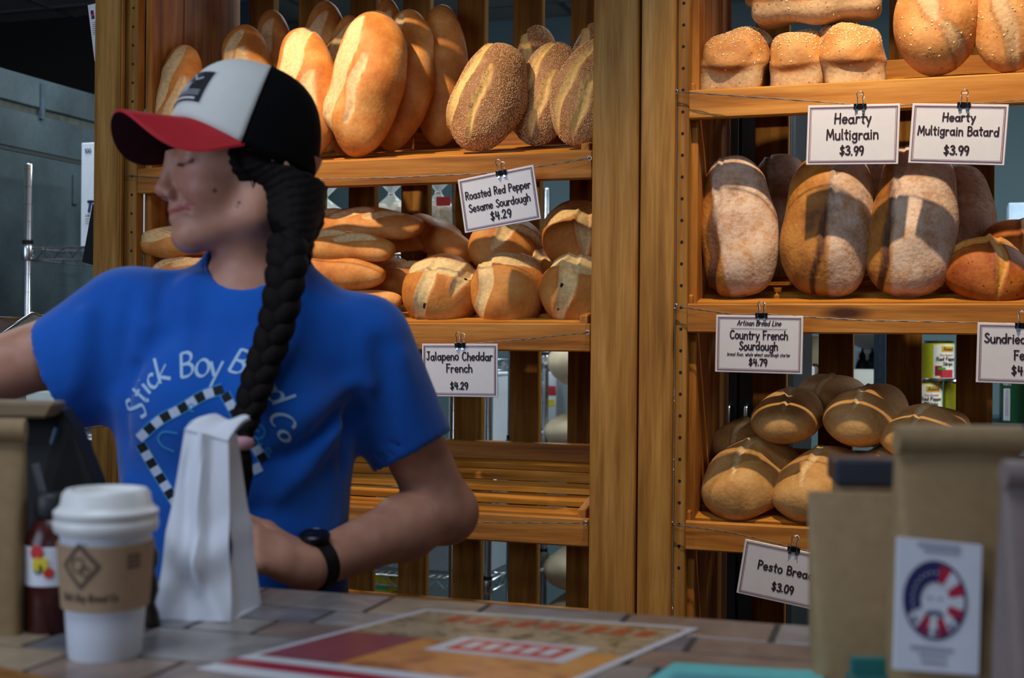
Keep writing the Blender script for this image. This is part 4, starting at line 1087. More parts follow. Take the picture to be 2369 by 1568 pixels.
def sack(c, du, dv, h, label, mat, name='flour_sack', words=(), group=None):
    """a plump paper sack lying on a shelf"""
    t = thing(name, c, label, 'sack', group)
    vs, fs = [], []; n, m = 26, 12
    for i in range(m):
        f = i / (m - 1); zz = h * f; b = math.sin(math.pi * min(max(f, .04), .96)) ** .22
        for k in range(n):
            a = 2 * math.pi * k / n; ca, sa = math.cos(a), math.sin(a)
            e = .45; x = math.copysign(abs(ca) ** e, ca); y = math.copysign(abs(sa) ** e, sa)
            w = 1 + .03 * math.sin(4 * a + 5 * f + c.x * 9) + .02 * math.sin(11 * a)
            vs.append(c + U * (du * x * b * w) + V * (dv * y * b * w) + Z * zz)
    for i in range(m - 1):
        for k in range(n): fs.append((i * n + k, i * n + (k + 1) % n, (i + 1) * n + (k + 1) % n, (i + 1) * n + k))
    fs += [tuple(reversed(range(n))), tuple((m - 1) * n + k for k in range(n))]
    MB().add(vs, fs).build('sack_body', mat, t, smooth='all')
    MB().wbox(c - U * (du * 1.0) + Z * (h * .5), U * .006, V * (dv * .8), Z * .004).build('stitched_seam', WHITEP, t)
    for (s, du_, z_, hh, lw, m_) in words:
        word(s, c + U * du_ - V * (dv * 1.06) + Z * z_, U, Z, hh, lw, m_, t)
    return t
for i, (px, zb, h) in enumerate(((1366, 1.19, .15), (1360, .96, .12), (1362, .46, .14), (1364, .31, .12))):
    vv = vb + .6
    c = S(U_of(px, vv), vv, zb)
    sack(c, .12, .2, h, ['plump paper flour sack at sign height behind the middle post', 'paper flour sack just above the empty shelf, behind the post', 'paper flour sack below the empty shelf, behind the post', 'lowest paper flour sack behind the post, near the counter'][i], SACK, group='flour sacks behind the post')
# grey plastic tub and yellow package on the low rack
GREYT = plain('grey_tub', (150, 166, 176), .5)
tu0, tu1 = U_of(840, vb + .05), U_of(1128, vb + .05)
tt = thing('storage_tub', S((tu0 + tu1) / 2, vb + .25, .567), 'grey plastic storage tub on the low wire shelf', 'tub')
MB().box(tu0, tu1, vb + .05, vb + .5, .567, .80).build('tub_body', GREYT, tt, bevel=.012)
MB().box(tu0 - .008, tu1 + .008, vb + .042, vb + .508, .80, .818).build('rim', GREYT, tt, bevel=.004)
yb = thing('snack_packet', S(U_of(880, vb + .1), vb + .15, .30), 'yellow packet standing on a carton under the low wire shelf', 'packet')
MB().box(U_of(855, vb + .1), U_of(906, vb + .1), vb + .1, vb + .2, .47, .535).build('wrapper', YELP, yb, bevel=.012)
MB().box(U_of(855, vb + .1), U_of(906, vb + .1), vb + .098, vb + .2, .30, .47).build('inner_tray', WHITEP, yb, bevel=.006)
MB().box(U_of(858, vb + .1), U_of(903, vb + .1), vb + .0965, vb + .099, .49, .505).build('wrapper_band', GREENT, yb)
cr = carton('carton', U_of(840, vb + .06), U_of(1120, vb + .06), vb + .06, vb + .5, .157, .30, plain('brown_carton', (170, 150, 118), .7), 'brown carton on the bottom shelf of the low rack', 'box')

# right of the post: dark steel shelving with sacks, bowls and cans
DKS = plain('dark_blue_steel', (38, 56, 74), .45, .3)
vr = 1.55
rk = thing('steel_shelving', S(1.5, vr + .3, 0), 'dark blue steel shelving seen through the slats at right', 'shelving')
for px in (1700, 2036, 2420):
    a = U_of(px, vr)
    up_ = MB().box(a - .018, a + .018, vr, vr + .03, 0, 2.0).build('upright', DKS, rk, bevel=.002)
    sm = MB()
    for i in range(38): sm.box(a - .004, a + .004, vr - .0006, vr + .001, .04 + i * .05, .065 + i * .05)
    s_ = sm.build('slot', DARKSEAM, up_); s_['kind'] = 'stuff'
ua, ubb = U_of(1690, vr), U_of(2440, vr)
for z in (.45, 1.112, 1.62): MB().box(ua, ubb, vr + .03, vr + .55, z - .02, z).build('shelf_board', DKS, rk, bevel=.002)
def can(px, zb, v, r, h, label, front):
    c = S(U_of(px, v), v, zb)
    t = thing('food_can', c, label, 'can', 'cans of red pepper strips')
    MB().lathe(c, [(r * .97, 0), (r * 1.02, .002), (r * 1.02, .005), (r, .007), (r, h - .007), (r * 1.02, h - .005), (r * 1.02, h - .001), (r * .97, h), (r * .93, h - .004)], 40).build('tin', STEEL, t, smooth=True)
    LBY = plain('can_label_yellow', (206, 206, 30), .4); LBW = plain('can_label_cream', (232, 226, 206), .4)
    def band(a0, a1, z0, z1, off, mat, name):
        n = 96 if a1 - a0 > 200 else 24; m = MB(); vs = []
        for i in range(n + 1):
            a = R(a0 + (a1 - a0) * i / n); d = U * math.sin(a) - V * math.cos(a)
            vs += [c + d * (r + off) + Z * z0, c + d * (r + off) + Z * z1]
        m.add(vs, [(2 * i, 2 * i + 2, 2 * i + 3, 2 * i + 1) for i in range(n)]); return m.build(name, mat, t, smooth='all')
    band(-180, 180, .008, h - .008, .0004, LBY, 'yellow_label')
    if not front: return t
    f0 = front
    band(f0 - 32, f0 + 62, .008, h - .012, .0008, LBW, 'cream_panel')
    band(f0 - 10, f0 + 40, .010, .034, .0012, REDP, 'pepper_picture'); band(f0 - 26, f0 - 4, .016, .046, .0012, plain('dark_red_print', (150, 24, 28), .5), 'pepper_picture')
    band(f0 - 16, f0 + 8, .034, .041, .0016, plain('green_print', (40, 150, 40), .5), 'green_flash')
    band(f0 - 6, f0 + 44, h - .034, h - .016, .0012, plain('gold_print', (222, 170, 50), .4), 'brand_oval')
    def wrap(s, ang, z, hh, lw, mat, slant=0):
        out = ([], []); text2d(s, 0, 0, hh, lw, None, out, slant=slant); m = MB()
        m.add([c + (U * math.sin(R(ang) + x / r) - V * math.cos(R(ang) + x / r)) * (r + .0022) + Z * (z + y) for (x, y) in out[0]], out[1]); m.build('lettering', mat, t)
    wrap('Roland', f0 + 19, h - .029, .009, .0007, INK, .25)
    wrap('Fire Roasted', f0 + 14, h - .046, .006, .0005, REDP)
    wrap('Red Pepper', f0 + 16, h - .060, .0105, .0010, INK); wrap('Strips', f0 + 18, h - .075, .0105, .0010, INK)
    return t
vc = vr + .10
zc = 1.1125
can(2166, zc + .122, vc, .0525, .122, 'upper can of red pepper strips with a yellow and cream label', 24)
can(2140, zc, vc, .0525, .122, 'lower left can of red pepper strips', 12)
can(2226, zc, vc + .02, .0525, .122, 'lower right can of red pepper strips, mostly yellow', 70)
GRN = plain('green_label', (20, 84, 52), .4)
for (px0, px1, z0, z1, lb) in ((2204, 2214, 1.09, 1.20, None), (2318, 2352, 1.1125, 1.25, 'green carton with a barcode behind the slats at far right')):
    if lb:
        v0 = vr + .06; a, b = U_of(px0, v0), U_of(px1 + 60, v0)
        g_ = carton('green_carton', a, b, v0, v0 + .2, z0, z1, GRN, lb, 'box', [(U_of(2323, v0), U_of(2338, v0), 1.12, 1.215, WHITEP)] + [(U_of(2326, v0 - .001), U_of(2335, v0 - .001), 1.122 + .0057 * i, 1.125 + .0057 * i, GREYP) for i in range(16)])
        word('PORTA', S(U_of(2322, v0), v0 - .0012, 1.225), U, Z, .006, .0006, WHITEP, g_)
v0 = vr + .16
sack(S(U_of(1872, v0 + .1), v0 + .12, 1.1125), .11, .12, .255, 'brown flour sack with dark lettering beside the country French sign', SACK, words=[('HAD', -.03, .13, .034, .0035, INK), ('RED SPRING', -.075, .185, .012, .0012, INK)])
MB_ = thing('paper_roll', S(U_of(1862, v0 - .06), v0 - .07, 1.1125), 'small white roll in front of the brown flour sack', 'roll')
MB().lathe(S(U_of(1862, v0 - .06), v0 - .07, 1.1125), [(.028, 0), (.032, .004), (.032, .155), (.028, .16)], 24).build('roll_body', WHITEP, MB_, smooth=True)
MB().lathe(S(U_of(1862, v0 - .06), v0 - .07, 1.272), [(.010, 0), (.010, .0015)], 16).build('core', DARKSEAM, MB_)
sack(S(U_of(2000, v0 + .05), v0 + .08, 1.1125), .07, .08, .15, 'white sack of flour with script lettering between two slats', SACKW, words=[('Soft', -.032, .075, .030, .0018, plain('olive_ink', (60, 60, 40), .7))])
for i, px in enumerate((1994, 2017)):
    c = S(U_of(px, v0 - .03 + .2), v0 + .20, 1.1125)
    b_ = thing('squeeze_bottle', c, ['dark blue bottle behind the white sack, left of the pair', 'dark blue bottle behind the white sack, right of the pair'][i], 'bottle', 'dark bottles behind the white sack')
    MB().lathe(c, [(.02, 0), (.022, .004), (.022, .16), (.014, .178), (.008, .184)], 20).build('bottle_body', DKS, b_, smooth=True)
    MB().lathe(c + Z * .184, [(.011, 0), (.011, .012), (.004, .022), (.003, .034)], 16).build('cap', BLACK, b_, smooth=True)
bw = S(U_of(2012, v0 + .2), v0 + .30, 1.325)
bo = thing('mixing_bowl', bw, 'white bowl above the dark bottles', 'bowl')
MB().lathe(bw, [(.03, 0), (.034, .003), (.07, .022), (.092, .05), (.094, .052), (.09, .051), (.066, .024), (.03, .006)], 40).build('bowl_body', WHITEP, bo, smooth=True)
MB().lathe(Vector((bw.x, bw.y, 1.1125)), [(.05, 0), (.05, .20), (.03, .2125)], 24).build('stand', WHITEP, bo, smooth=True)
v0 = vr + .05
carton('carton', U_of(2344, v0), U_of(2420, v0), v0, v0 + .2, 1.62, 1.70, BOXW, 'white carton with tiny sideways print at the right edge', 'box',
       [(U_of(2354 + 3 * i, v0), U_of(2355.2 + 3 * i, v0), 1.66 - .02 * (i % 2), 1.695, GREYP) for i in range(4)])
carton('carton', U_of(2336, v0), U_of(2420, v0), v0 + .21, v0 + .35, 1.62, 1.79, BLUEP, 'pale blue carton behind the sign at the right edge', 'box')
# steel pan and scoop and a white box left of the woman
cc = P(-60, 800, 2.87)
pn = thing('steel_bowl', cc, 'shiny steel bowl at the left edge behind the raised arm', 'bowl')
MB().lathe(cc, [(.05, 0), (.10, .018), (.125, .06), (.13, .062), (.128, .06), (.10, .022), (.03, .006)], 40).build('bowl_body', plain('bright_steel', (214, 220, 222), .35, .4), pn, smooth=True)
MB().lathe(Vector((cc.x, cc.y, SV(150, 990, -.62).z)), [(.07, 0), (.06, .01), (.05, cc.z - SV(150, 990, -.62).z)], 32).build('bowl_stand', STEEL, pn, smooth=True)
MB().tube([cc + Z * .062 + Vector((.13 * math.cos(a * .2094), .13 * math.sin(a * .2094), 0)) for a in range(30)], .0025, 6, closed=True).build('rolled_rim', STEEL, pn, smooth='all')
ts = thing('metal_tray', P(0, 970, 2.56), 'tilted steel sheet tray at the left edge above the arm', 'tray')
q = [P(-40, 800, 2.58), P(74, 724, 2.66), P(97, 730, 2.67), P(88, 762, 2.66), P(62, 962, 2.60), P(-40, 972, 2.54)]
tm = MB(); nq = len(q); off = Vector((0, .012, .002))
tm.add(q + [p + off for p in q], [tuple(range(nq)), tuple(reversed(range(nq, 2 * nq)))] + [(i, i + nq, (i + 1) % nq + nq, (i + 1) % nq) for i in range(nq)])
tm.build('tray_body', plain('dull_steel', (150, 150, 132), .5, .2), ts)
MB().tube([q[0], q[1], q[2]], .003, 6).build('tray_rim', STEEL, ts, smooth='all')
ws = Vector((P(0, 912, 2.2).x, P(0, 912, 2.2).y, 0))
wbx = carton('prep_box', U_of(60, -.62), U_of(205, -.62), -.62, -.35, SV(150, 990, -.62).z, SV(150, 908, -.62).z, plain('cream_plastic', (218, 226, 212), .4), 'cream white box under the woman\'s raised sleeve', 'box')
# low prep bench that carries the bowl, tray and box
pb = thing('prep_bench', S(-1.9, -.4, 0), 'dark prep bench behind the register at left', 'bench')
zb_ = SV(150, 990, -.62).z
MB().box(-2.6, -1.30, -.70, .02, zb_ - .03, zb_).build('bench_top', plain('bench_top', (52, 48, 40), .5), pb, bevel=.004)
for (a, b) in ((-2.55, -.66), (-1.36, -.66), (-2.55, -.04), (-1.36, -.04)): MB().box(a, a + .04, b, b + .04, 0, zb_ - .03).build('leg', STEEL, pb)
# added dark cabinet, standing in for the darkness behind the right-hand case
DKC = plain('charcoal_darkness', (24, 24, 26), .55, spec=.3)
c0, c1 = U_of(1590, .80), U_of(1836, .80)
cab = thing('darkness_cabinet', S((c0 + c1) / 2, 1.0, 0), 'tall charcoal cabinet added to stand for the darkness behind the leftmost country loaf', 'cabinet')
MB().box(c0, c1, .80, 1.25, .06, 2.12).build('cabinet_body', DKC, cab, bevel=.006)
for (a, b) in ((c0 + .006, (c0 + c1) / 2 - .002), ((c0 + c1) / 2 + .002, c1 - .006)):
    dr_ = MB().box(a, b, .782, .799, .10, 2.10).build('door', DKC, cab, bevel=.004)
    hx = b - .02 if a < (c0 + c1) / 2 - .01 else a + .02
    MB().tube([S(hx, .781, 1.05), S(hx, .765, 1.06), S(hx, .765, 1.18), S(hx, .781, 1.19)], .005, 8).build('handle', STEEL, dr_, smooth='all')
for a in (c0 + .03, c1 - .05):
    for b in (.83, 1.20): MB().box(a, a + .03, b, b + .03, 0, .06).build('foot', BLACK, cab)
# ------------------------------------------------------------------ the woman behind the counter
def skin_mat():
    m, nt, b = new_mat('skin'); L = nt.links.new
    geo = N(nt, 'ShaderNodeNewGeometry')
    n1 = N(nt, 'ShaderNodeTexNoise'); n1.inputs['Scale'].default_value = 40; n1.inputs['Detail'].default_value = 5; L(geo.outputs['Position'], n1.inputs['Vector'])
    r = ramp(nt, [(.3, lin((188, 130, 104))), (.7, lin((206, 150, 124)))]); L(n1.outputs['Fac'], r.inputs[0])
    at = N(nt, 'ShaderNodeAttribute', attribute_name='crust'); sp = N(nt, 'ShaderNodeSeparateColor'); L(at.outputs['Color'], sp.inputs[0])
    c = mixc(nt, sp.outputs[0], r.outputs[0], lin((190, 82, 78)))       # lips
    c = mixc(nt, sp.outputs[1], c, lin((40, 22, 18)))                   # lashes, brows, moles, and painted shade in the mouth groove
    bl = N(nt, 'ShaderNodeMath', operation='MULTIPLY'); bl.inputs[1].default_value = .45; L(sp.outputs[2], bl.inputs[0])
    c = mixc(nt, bl.outputs[0], c, lin((214, 120, 110)))                 # flush of cheek and nose
    L(c, b.inputs['Base Color']); b.inputs['Roughness'].default_value = .5
    b.inputs['Subsurface Weight'].default_value = .12; b.inputs['Subsurface Radius'].default_value = (.012, .005, .003)
    return m
SKIN = skin_mat()
HY = 1.66                                     # depth of the head
HO = P(583, 390, HY)
ya = R(25)
hf = Vector((-math.cos(ya), -math.sin(ya), 0)); hs = Vector((math.sin(ya), -math.cos(ya), 0)); ht = Vector((0, 0, 1))
pit = R(3); hf, ht = hf * math.cos(pit) - ht * math.sin(pit), ht * math.cos(pit) + hf * math.sin(pit)
HA = (hf, hs, ht)
def H(f, s, t): return HO + hf * f + hs * s + ht * t
person = thing('person', Vector((HO.x - .01, HO.y + .05, 0)), 'woman in a blue T-shirt and trucker cap, looking aside and smiling', 'person')
def gaxis(lo, hi, fine, hc, hfine):
    """grid coordinates: step hfine inside the fine intervals, hc elsewhere"""
    out = [lo]
    while out[-1] < hi:
        x = out[-1]; out.append(x + (hfine if any(a <= x <= b for a, b in fine) else hc))
    return np.array(out)
# joints
shR = P(298, 752, 1.67); cuR = P(140, 865, 1.645); elR = P(-150, 905, 1.60); wrR = P(-330, 1120, 1.40)
shL = P(842, 790, 1.675); cuL = P(955, 1046, 1.725); elL = P(1028, 1182, 1.765); wrL = P(712, 1312, 1.545)
hdL = P(640, 1312, 1.500)
nkb = P(588, 690, 1.685)
xs = gaxis(-.98, .03, [(HO.x - .16, HO.x + .13)], .0055, .0022)
ys = gaxis(1.30, 1.86, [(1.46, 1.73)], .006, .0028)
zs = gaxis(1.02, 1.58, [(HO.z - .125, HO.z + .03)], .0050, .0021)
bd_ = Field(xs, ys, zs)
E = bd_.ellipsoid; C_ = bd_.capsule
E(H(-.004, 0, .040), (.093, .074, .088), HA)
E(H(.042, 0, .006), (.062, .060, .072), HA, k=.02)
E(H(.040, 0, -.048), (.056, .050, .052), HA, k=.02)
for s in (-1, 1):
    C_(H(.078, s * .012, -.084), H(.012, s * .050, -.062), .017, .020, k=.022)
    C_(H(.012, s * .050, -.062), H(.0, s * .058, -.02), .019, .018, k=.022)
    E(H(.066, s * .034, -.030), (.026, .024, .024), HA, k=.02)
E(H(.084, 0, -.086), (.019, .021, .018), HA, k=.016)
for s in (-1, 1):
    C_(H(.097, s * .012, .027), H(.083, s * .046, .027), .0085, .0075, k=.012)
    E(H(.103, s * .031, .009), (.010, .017, .011), HA, k=.010, mode='cut')
    E(H(.0815, s * .031, .007), (.0145, .0165, .0125), HA, k=.005)
C_(H(.1005, 0, .014), H(.1115, 0, -.0255), .0072, .0092, k=.010)
E(H(.1135, 0, -.0275), (.0098, .0100, .0090), HA, k=.006)
for s in (-1, 1): E(H(.1040, s * .0125, -.0335), (.0105, .0062, .0075), HA, k=.006)
for s in (-1, 1): E(H(.1085, s * .0065, -.0405), (.0060, .0032, .0030), HA, k=.003, mode='cut')
C_(H(.0975, 0, -.046), H(.0965, 0, -.054), .0085, k=.010)
for s in (-1, 1):
    C_(H(.1000, s * .003, -.0535), H(.0855, s * .0255, -.0515), .0062, .0040, k=.007)
    C_(H(.0985, s * .002, -.0645), H(.0860, s * .0215, -.0555), .0068, .0040, k=.007)
    C_(H(.1085, s * .000, -.0590), H(.0915, s * .0265, -.0520), .0016, .0014, k=.003, mode='cut')
    C_(H(.0885, s * .030, -.0500), H(.0870, s * .0305, -.0520), .0028, k=.006, mode='cut')
    C_(H(.1000, s * .019, -.0330), H(.0870, s * .0360, -.0520), .0026, .0022, k=.009, mode='cut')
# ears
for s in (-1, 1):
    E(H(-.016, s * .0770, -.014), (.015, .0070, .025), (hf * .97 - ht * .24, hs, ht * .97 + hf * .24), k=.006)
    E(H(-.013, s * .0870, -.006), (.009, .006, .016), (hf * .97 - ht * .24, hs, ht * .97 + hf * .24), k=.004, mode='cut')
# neck, shoulders, arms
C_(H(-.018, 0, -.045), nkb + Vector((0, -.005, .012)), .050, .050, k=.025)
C_(H(.02, .01, -.08), nkb + Vector((.004, -.03, 0)), .022, .025, k=.03)
C_(nkb, shR, .042, .042, k=.04); C_(nkb, shL, .042, .042, k=.04)
C_(nkb - Vector((.0, 0, .03)), nkb - Vector((.0, 0, .20)), .055, .07, k=.04)
C_(shR, elR, .047, .039, k=.02); C_(elR, wrR, .038, .026, k=.02)
C_(shL, elL, .046, .040, k=.02)
C_(elL, elL.lerp(wrL, .32), .0385, .0400, k=.02); C_(elL.lerp(wrL, .32), wrL, .0400, .0268, k=.02)
E(elL + Vector((.006, .012, -.006)), (.030, .028, .030), k=.03)
# hands: palm, five separate fingers
def hand(wr, pd, up, side, grip, sz=1.0):
    """wr wrist, pd palm direction, up back-of-hand normal, side towards the thumb"""
    pd = pd.normalized(); up = (up - pd * up.dot(pd)).normalized(); sd = up.cross(pd) * side
    def L_(a, b, c): return wr + pd * (a * sz) + sd * (b * sz) + up * (c * sz)
    C_(L_(.0, 0, 0), L_(.035, .0, 0), .024 * sz, .026 * sz, k=.02)
    for b in (-.024, -.008, .009, .025): C_(L_(.02, b * .7, .0), L_(.078, b, .002), .0125 * sz, .0105 * sz, k=.012)
    for i, (b, l) in enumerate(((.026, .070), (.009, .078), (-.009, .072), (-.026, .056))):
        a0 = L_(.080, b, .003); ang = R(grip[i])
        a1 = a0 + (pd * math.cos(ang * .7) - up * math.sin(ang * .7)) * (l * .45 * sz)
        a2 = a1 + (pd * math.cos(ang * 1.5) - up * math.sin(ang * 1.5)) * (l * .32 * sz)
        a3 = a2 + (pd * math.cos(ang * 2.1) - up * math.sin(ang * 2.1)) * (l * .24 * sz)
        C_(a0, a1, .0100 * sz, .0090 * sz, k=.003); C_(a1, a2, .0090 * sz, .0082 * sz, k=.003); C_(a2, a3, .0082 * sz, .0070 * sz, k=.003)
    t0 = L_(.022, .024, -.004); t1 = L_(.050, .046, -.010); t2 = L_(.078, .052, -.016); t3 = L_(.096, .049, -.022)
    C_(t0, t1, .0155 * sz, .0120 * sz, k=.012); C_(t1, t2, .0115 * sz, .0100 * sz, k=.004); C_(t2, t3, .0100 * sz, .0080 * sz, k=.003)
pdL = (hdL - wrL).normalized() + Vector((-.35, .0, .38))
hand(wrL + (hdL - wrL) * .12, pdL, Vector((.42, -.62, .66)), -1, (34, 36, 38, 40), .92)
pdR = (wrR - elR).normalized()
hand(wrR, pdR, Vector((0, .2, 1)), -1, (24, 26, 28, 30), .92)
bv, bf = bd_.mesh(); bv = relax(bv, bf, 2, .45)
rel = bv - np.array(HO)
lf, ls, lt = (rel @ np.array(a) for a in (hf, hs, ht))
def seg_d(p, a, b):
    a, b = np.array(a), np.array(b); ab = b - a; t = np.clip(((p - a) @ ab) / (ab @ ab), 0, 1); return np.linalg.norm(p - a - t[:, None] * ab, axis=1)
loc_ = np.stack([lf, ls, lt], 1)
lips = np.zeros(len(bv)); dark = np.zeros(len(bv)); flush = np.zeros(len(bv))
near = (lf > .05) & (np.abs(ls) < .08) & (lt < .05) & (lt > -.12)
for s in (-1, 1):
    dU = seg_d(loc_, (.104, 0, -.0530), (.088, s * .0245, -.0512)); dLw = seg_d(loc_, (.102, 0, -.0645), (.088, s * .021, -.0550))
    lips = np.maximum(lips, np.clip((.0062 - np.minimum(dU, dLw)) / .002, 0, 1))
    dark = np.maximum(dark, .55 * np.clip((.0018 - seg_d(loc_, (.1055, 0, -.0590), (.0905, s * .0255, -.0520))) / .001, 0, 1))
    for (a, b) in (((.0955, s * .019, .0015), (.0935, s * .033, -.0005)), ((.0935, s * .033, -.0005), (.0845, s * .047, .0035))):
        dark = np.maximum(dark, np.clip((.0030 - seg_d(loc_, a, b)) / .0012, 0, 1))
    dark = np.maximum(dark, .8 * np.clip((.0050 - seg_d(loc_, (.104, s * .014, .0295), (.086, s * .050, .0315))) / .002, 0, 1))
    flush = np.maximum(flush, np.exp(-(np.linalg.norm(loc_ - np.array((.080, s * .040, -.026)), axis=1) / .020) ** 2))
flush = np.maximum(flush, np.exp(-(np.linalg.norm(loc_ - np.array((.120, 0, -.030)), axis=1) / .012) ** 2))
moles = np.zeros(len(bv))
for (px, py, r) in ((497, 441, .0034), (553, 469, .0030), (549, 478, .0022)):
    d = ray(px, py); d = np.array(d) / np.linalg.norm(d); q = bv - np.array(CAMP); al = q @ d; pr = np.linalg.norm(q - al[:, None] * d, axis=1)
    msk = (pr < r) & (ls > .0); moles = np.where(msk, np.maximum(moles, .75 * np.clip((r - pr) / .001, 0, 1)), moles)
colb = np.stack([lips * near * .85, np.maximum(dark * near, moles), flush * near, np.ones(len(bv))], 1)
np_obj('body', bv, bf, SKIN, person, attr=colb)

# ---------------------------------------------------------------- T-shirt
def shirt_mat():
    m, nt, b = new_mat('blue_cotton'); L = nt.links.new
    geo = N(nt, 'ShaderNodeNewGeometry')
    n1 = N(nt, 'ShaderNodeTexNoise'); n1.inputs['Scale'].default_value = 9; n1.inputs['Detail'].default_value = 5; L(geo.outputs['Position'], n1.inputs['Vector'])
    r = ramp(nt, [(.3, (0.004, .085, .43)), (.7, (0.006, .115, .53))]); L(n1.outputs['Fac'], r.inputs[0]); L(r.outputs[0], b.inputs['Base Color'])
    n2 = N(nt, 'ShaderNodeTexNoise'); n2.inputs['Scale'].default_value = 900; L(geo.outputs['Position'], n2.inputs['Vector'])
    bp = N(nt, 'ShaderNodeBump'); bp.inputs['Strength'].default_value = .1; bp.inputs['Distance'].default_value = .001; L(n2.outputs['Fac'], bp.inputs['Height']); L(bp.outputs[0], b.inputs['Normal'])
    b.inputs['Roughness'].default_value = .85; b.inputs['Sheen Weight'].default_value = .25; b.inputs['Specular IOR Level'].default_value = .2
    return m
SHIRT = shirt_mat()
sf = Field(np.arange(-.66, .04, .0042), np.arange(1.50, 1.86, .0042), np.arange(.80, 1.475, .0042))
zk = np.array([.78, .90, 1.00, 1.08, 1.16, 1.24, 1.32, 1.38, 1.44])
cxk = np.array([-.352, -.352, -.352, -.352, -.352, -.352, -.346, -.338, -.333])
wk = np.array([.158, .150, .145, .141, .146, .154, .150, .118, .06])
cyk = np.array([1.675, 1.670, 1.668, 1.667, 1.668, 1.672, 1.680, 1.688, 1.692])
dk = np.array([.112, .104, .098, .096, .104, .108, .098, .080, .05])
def torso(X, Y, Zz):
    cx = np.interp(Zz, zk, cxk); w = np.interp(Zz, zk, wk); cy = np.interp(Zz, zk, cyk); d = np.interp(Zz, zk, dk)
    q = (np.abs((X - cx) / w) ** 2.3 + np.abs((Y - cy) / d) ** 2.3) ** (1 / 2.3)
    return (q - 1) * np.minimum(w, d) * .95
sf.op(torso, (-.55, 1.54, .8), (-.15, 1.80, 1.46))
for px in (440, 640): sf.ellipsoid(P(px, 930, 1.60), (.058, .050, .060), k=.05)
nb = nkb + Vector((0, 0, -.015))
sf.capsule(nb + Vector((-.03, 0, .010)), shR + Vector((.02, 0, .002)), .050, .052, k=.045)
sf.capsule(nb + Vector((.03, 0, .006)), shL + Vector((-.03, 0, 0)), .055, .050, k=.05)
dR = (cuR - shR).normalized(); dL = (cuL - shL).normalized()
sf.capsule(shR, cuR + dR * .06, .072, .072, k=.045)
sf.capsule(shL, cuL + dL * .06, .062, .057, k=.024)
def fold(a, b, amp, wd):
    a = np.array(a, dtype=np.float32); b = np.array(b, dtype=np.float32); ab = b - a; L2 = float(ab @ ab)
    def fn(X, Y, Zz):
        t = np.clip(((X - a[0]) * ab[0] + (Y - a[1]) * ab[1] + (Zz - a[2]) * ab[2]) / L2, 0, 1)
        d2 = (X - a[0] - t * ab[0]) ** 2 + (Y - a[1] - t * ab[1]) ** 2 + (Zz - a[2] - t * ab[2]) ** 2
        return amp * np.exp(-d2 / (wd * wd)) * (1 - .5 * t)
    m = wd * 2.2
    sf.op(fn, np.minimum(a, b) - m, np.maximum(a, b) + m, mode='disp')
for (a, b, amp, wd) in (((812, 960, 1.63), (800, 1075, 1.63), -.016, .012), ((805, 950, 1.60), (640, 1060, 1.565), -.010, .013), ((800, 985, 1.60), (650, 1150, 1.565), .009, .013), ((820, 1010, 1.60), (735, 1190, 1.58), -.009, .014),
                        ((830, 880, 1.62), (700, 960, 1.56), .008, .016), ((330, 850, 1.60), (300, 1010, 1.60), -.009, .014), ((345, 760, 1.60), (290, 940, 1.61), .008, .016),
                        ((390, 640, 1.64), (350, 800, 1.59), -.006, .012), ((440, 640, 1.63), (425, 800, 1.58), .006, .014), ((470, 700, 1.60), (430, 860, 1.57), -.004, .014),
                        ((250, 680, 1.60), (235, 900, 1.59), -.006, .014), ((190, 720, 1.59), (170, 900, 1.58), .006, .014), ((300, 690, 1.60), (285, 880, 1.60), -.006, .012),
                        ((880, 800, 1.62), (905, 1020, 1.66), -.007, .015), ((930, 830, 1.64), (965, 1030, 1.68), .006, .015), ((860, 900, 1.62), (870, 1060, 1.65), .006, .012),
                        ((700, 640, 1.62), (800, 720, 1.62), .006, .014), ((690, 680, 1.60), (810, 790, 1.60), -.006, .014),
                        ((420, 1150, 1.58), (620, 1240, 1.58), .006, .016), ((600, 1180, 1.57), (760, 1230, 1.58), -.007, .014), ((300, 1120, 1.60), (330, 1280, 1.60), .006, .015),
                        ((560, 1100, 1.57), (740, 1110, 1.575), .006, .018)):
    fold(P(*a), P(*b), amp, wd)
# open ends: sleeves and hem, neckline
def halfspace(p, n):
    p = np.array(p); n = np.array(n)
    return lambda X, Y, Zz: (p[0] - X) * n[0] + (p[1] - Y) * n[1] + (p[2] - Zz) * n[2]
BIG = 0.13
nR = (Vector((P(75, 757, 1.62) - cuR)).cross(Vector((0, 1, 0)))).normalized(); nR = nR if nR.dot(dR) > 0 else -nR
sf.op(halfspace(cuR, nR), (-.80, 1.40, 1.0), (-.548, 1.9, 1.5), mode='cut')
nL = dL
eL = P(1040, 1000, cuL.y) - P(866, 1096, cuL.y); nL = eL.cross(Vector((0, 1, 0))).normalized(); nL = nL if nL.dot(dL) > 0 else -nL
sf.op(halfspace(cuL, nL), (-.160, 1.5, .85), (.10, 1.95, 1.30), mode='cut')
sf.capsule(cuR - dR * .03, cuR + dR * .08, .060, .064, mode='cut')
sf.capsule(cuL - dL * .03, cuL + dL * .08, .053, .053, mode='cut')
ncent = P(575, 612, 1.655)
NKC = P(578, 604, 1.662)
sf.capsule(NKC, H(-.0, 0, -.02), .0560, .066, k=.006, mode='cut')
sv, sf_ = sf.mesh(); sv = relax(sv, sf_, 3, .5)
shirt = np_obj('t_shirt', sv, sf_, SHIRT, person)
bvh = BVHTree.FromPolygons([Vector(p) for p in sv], sf_.tolist())
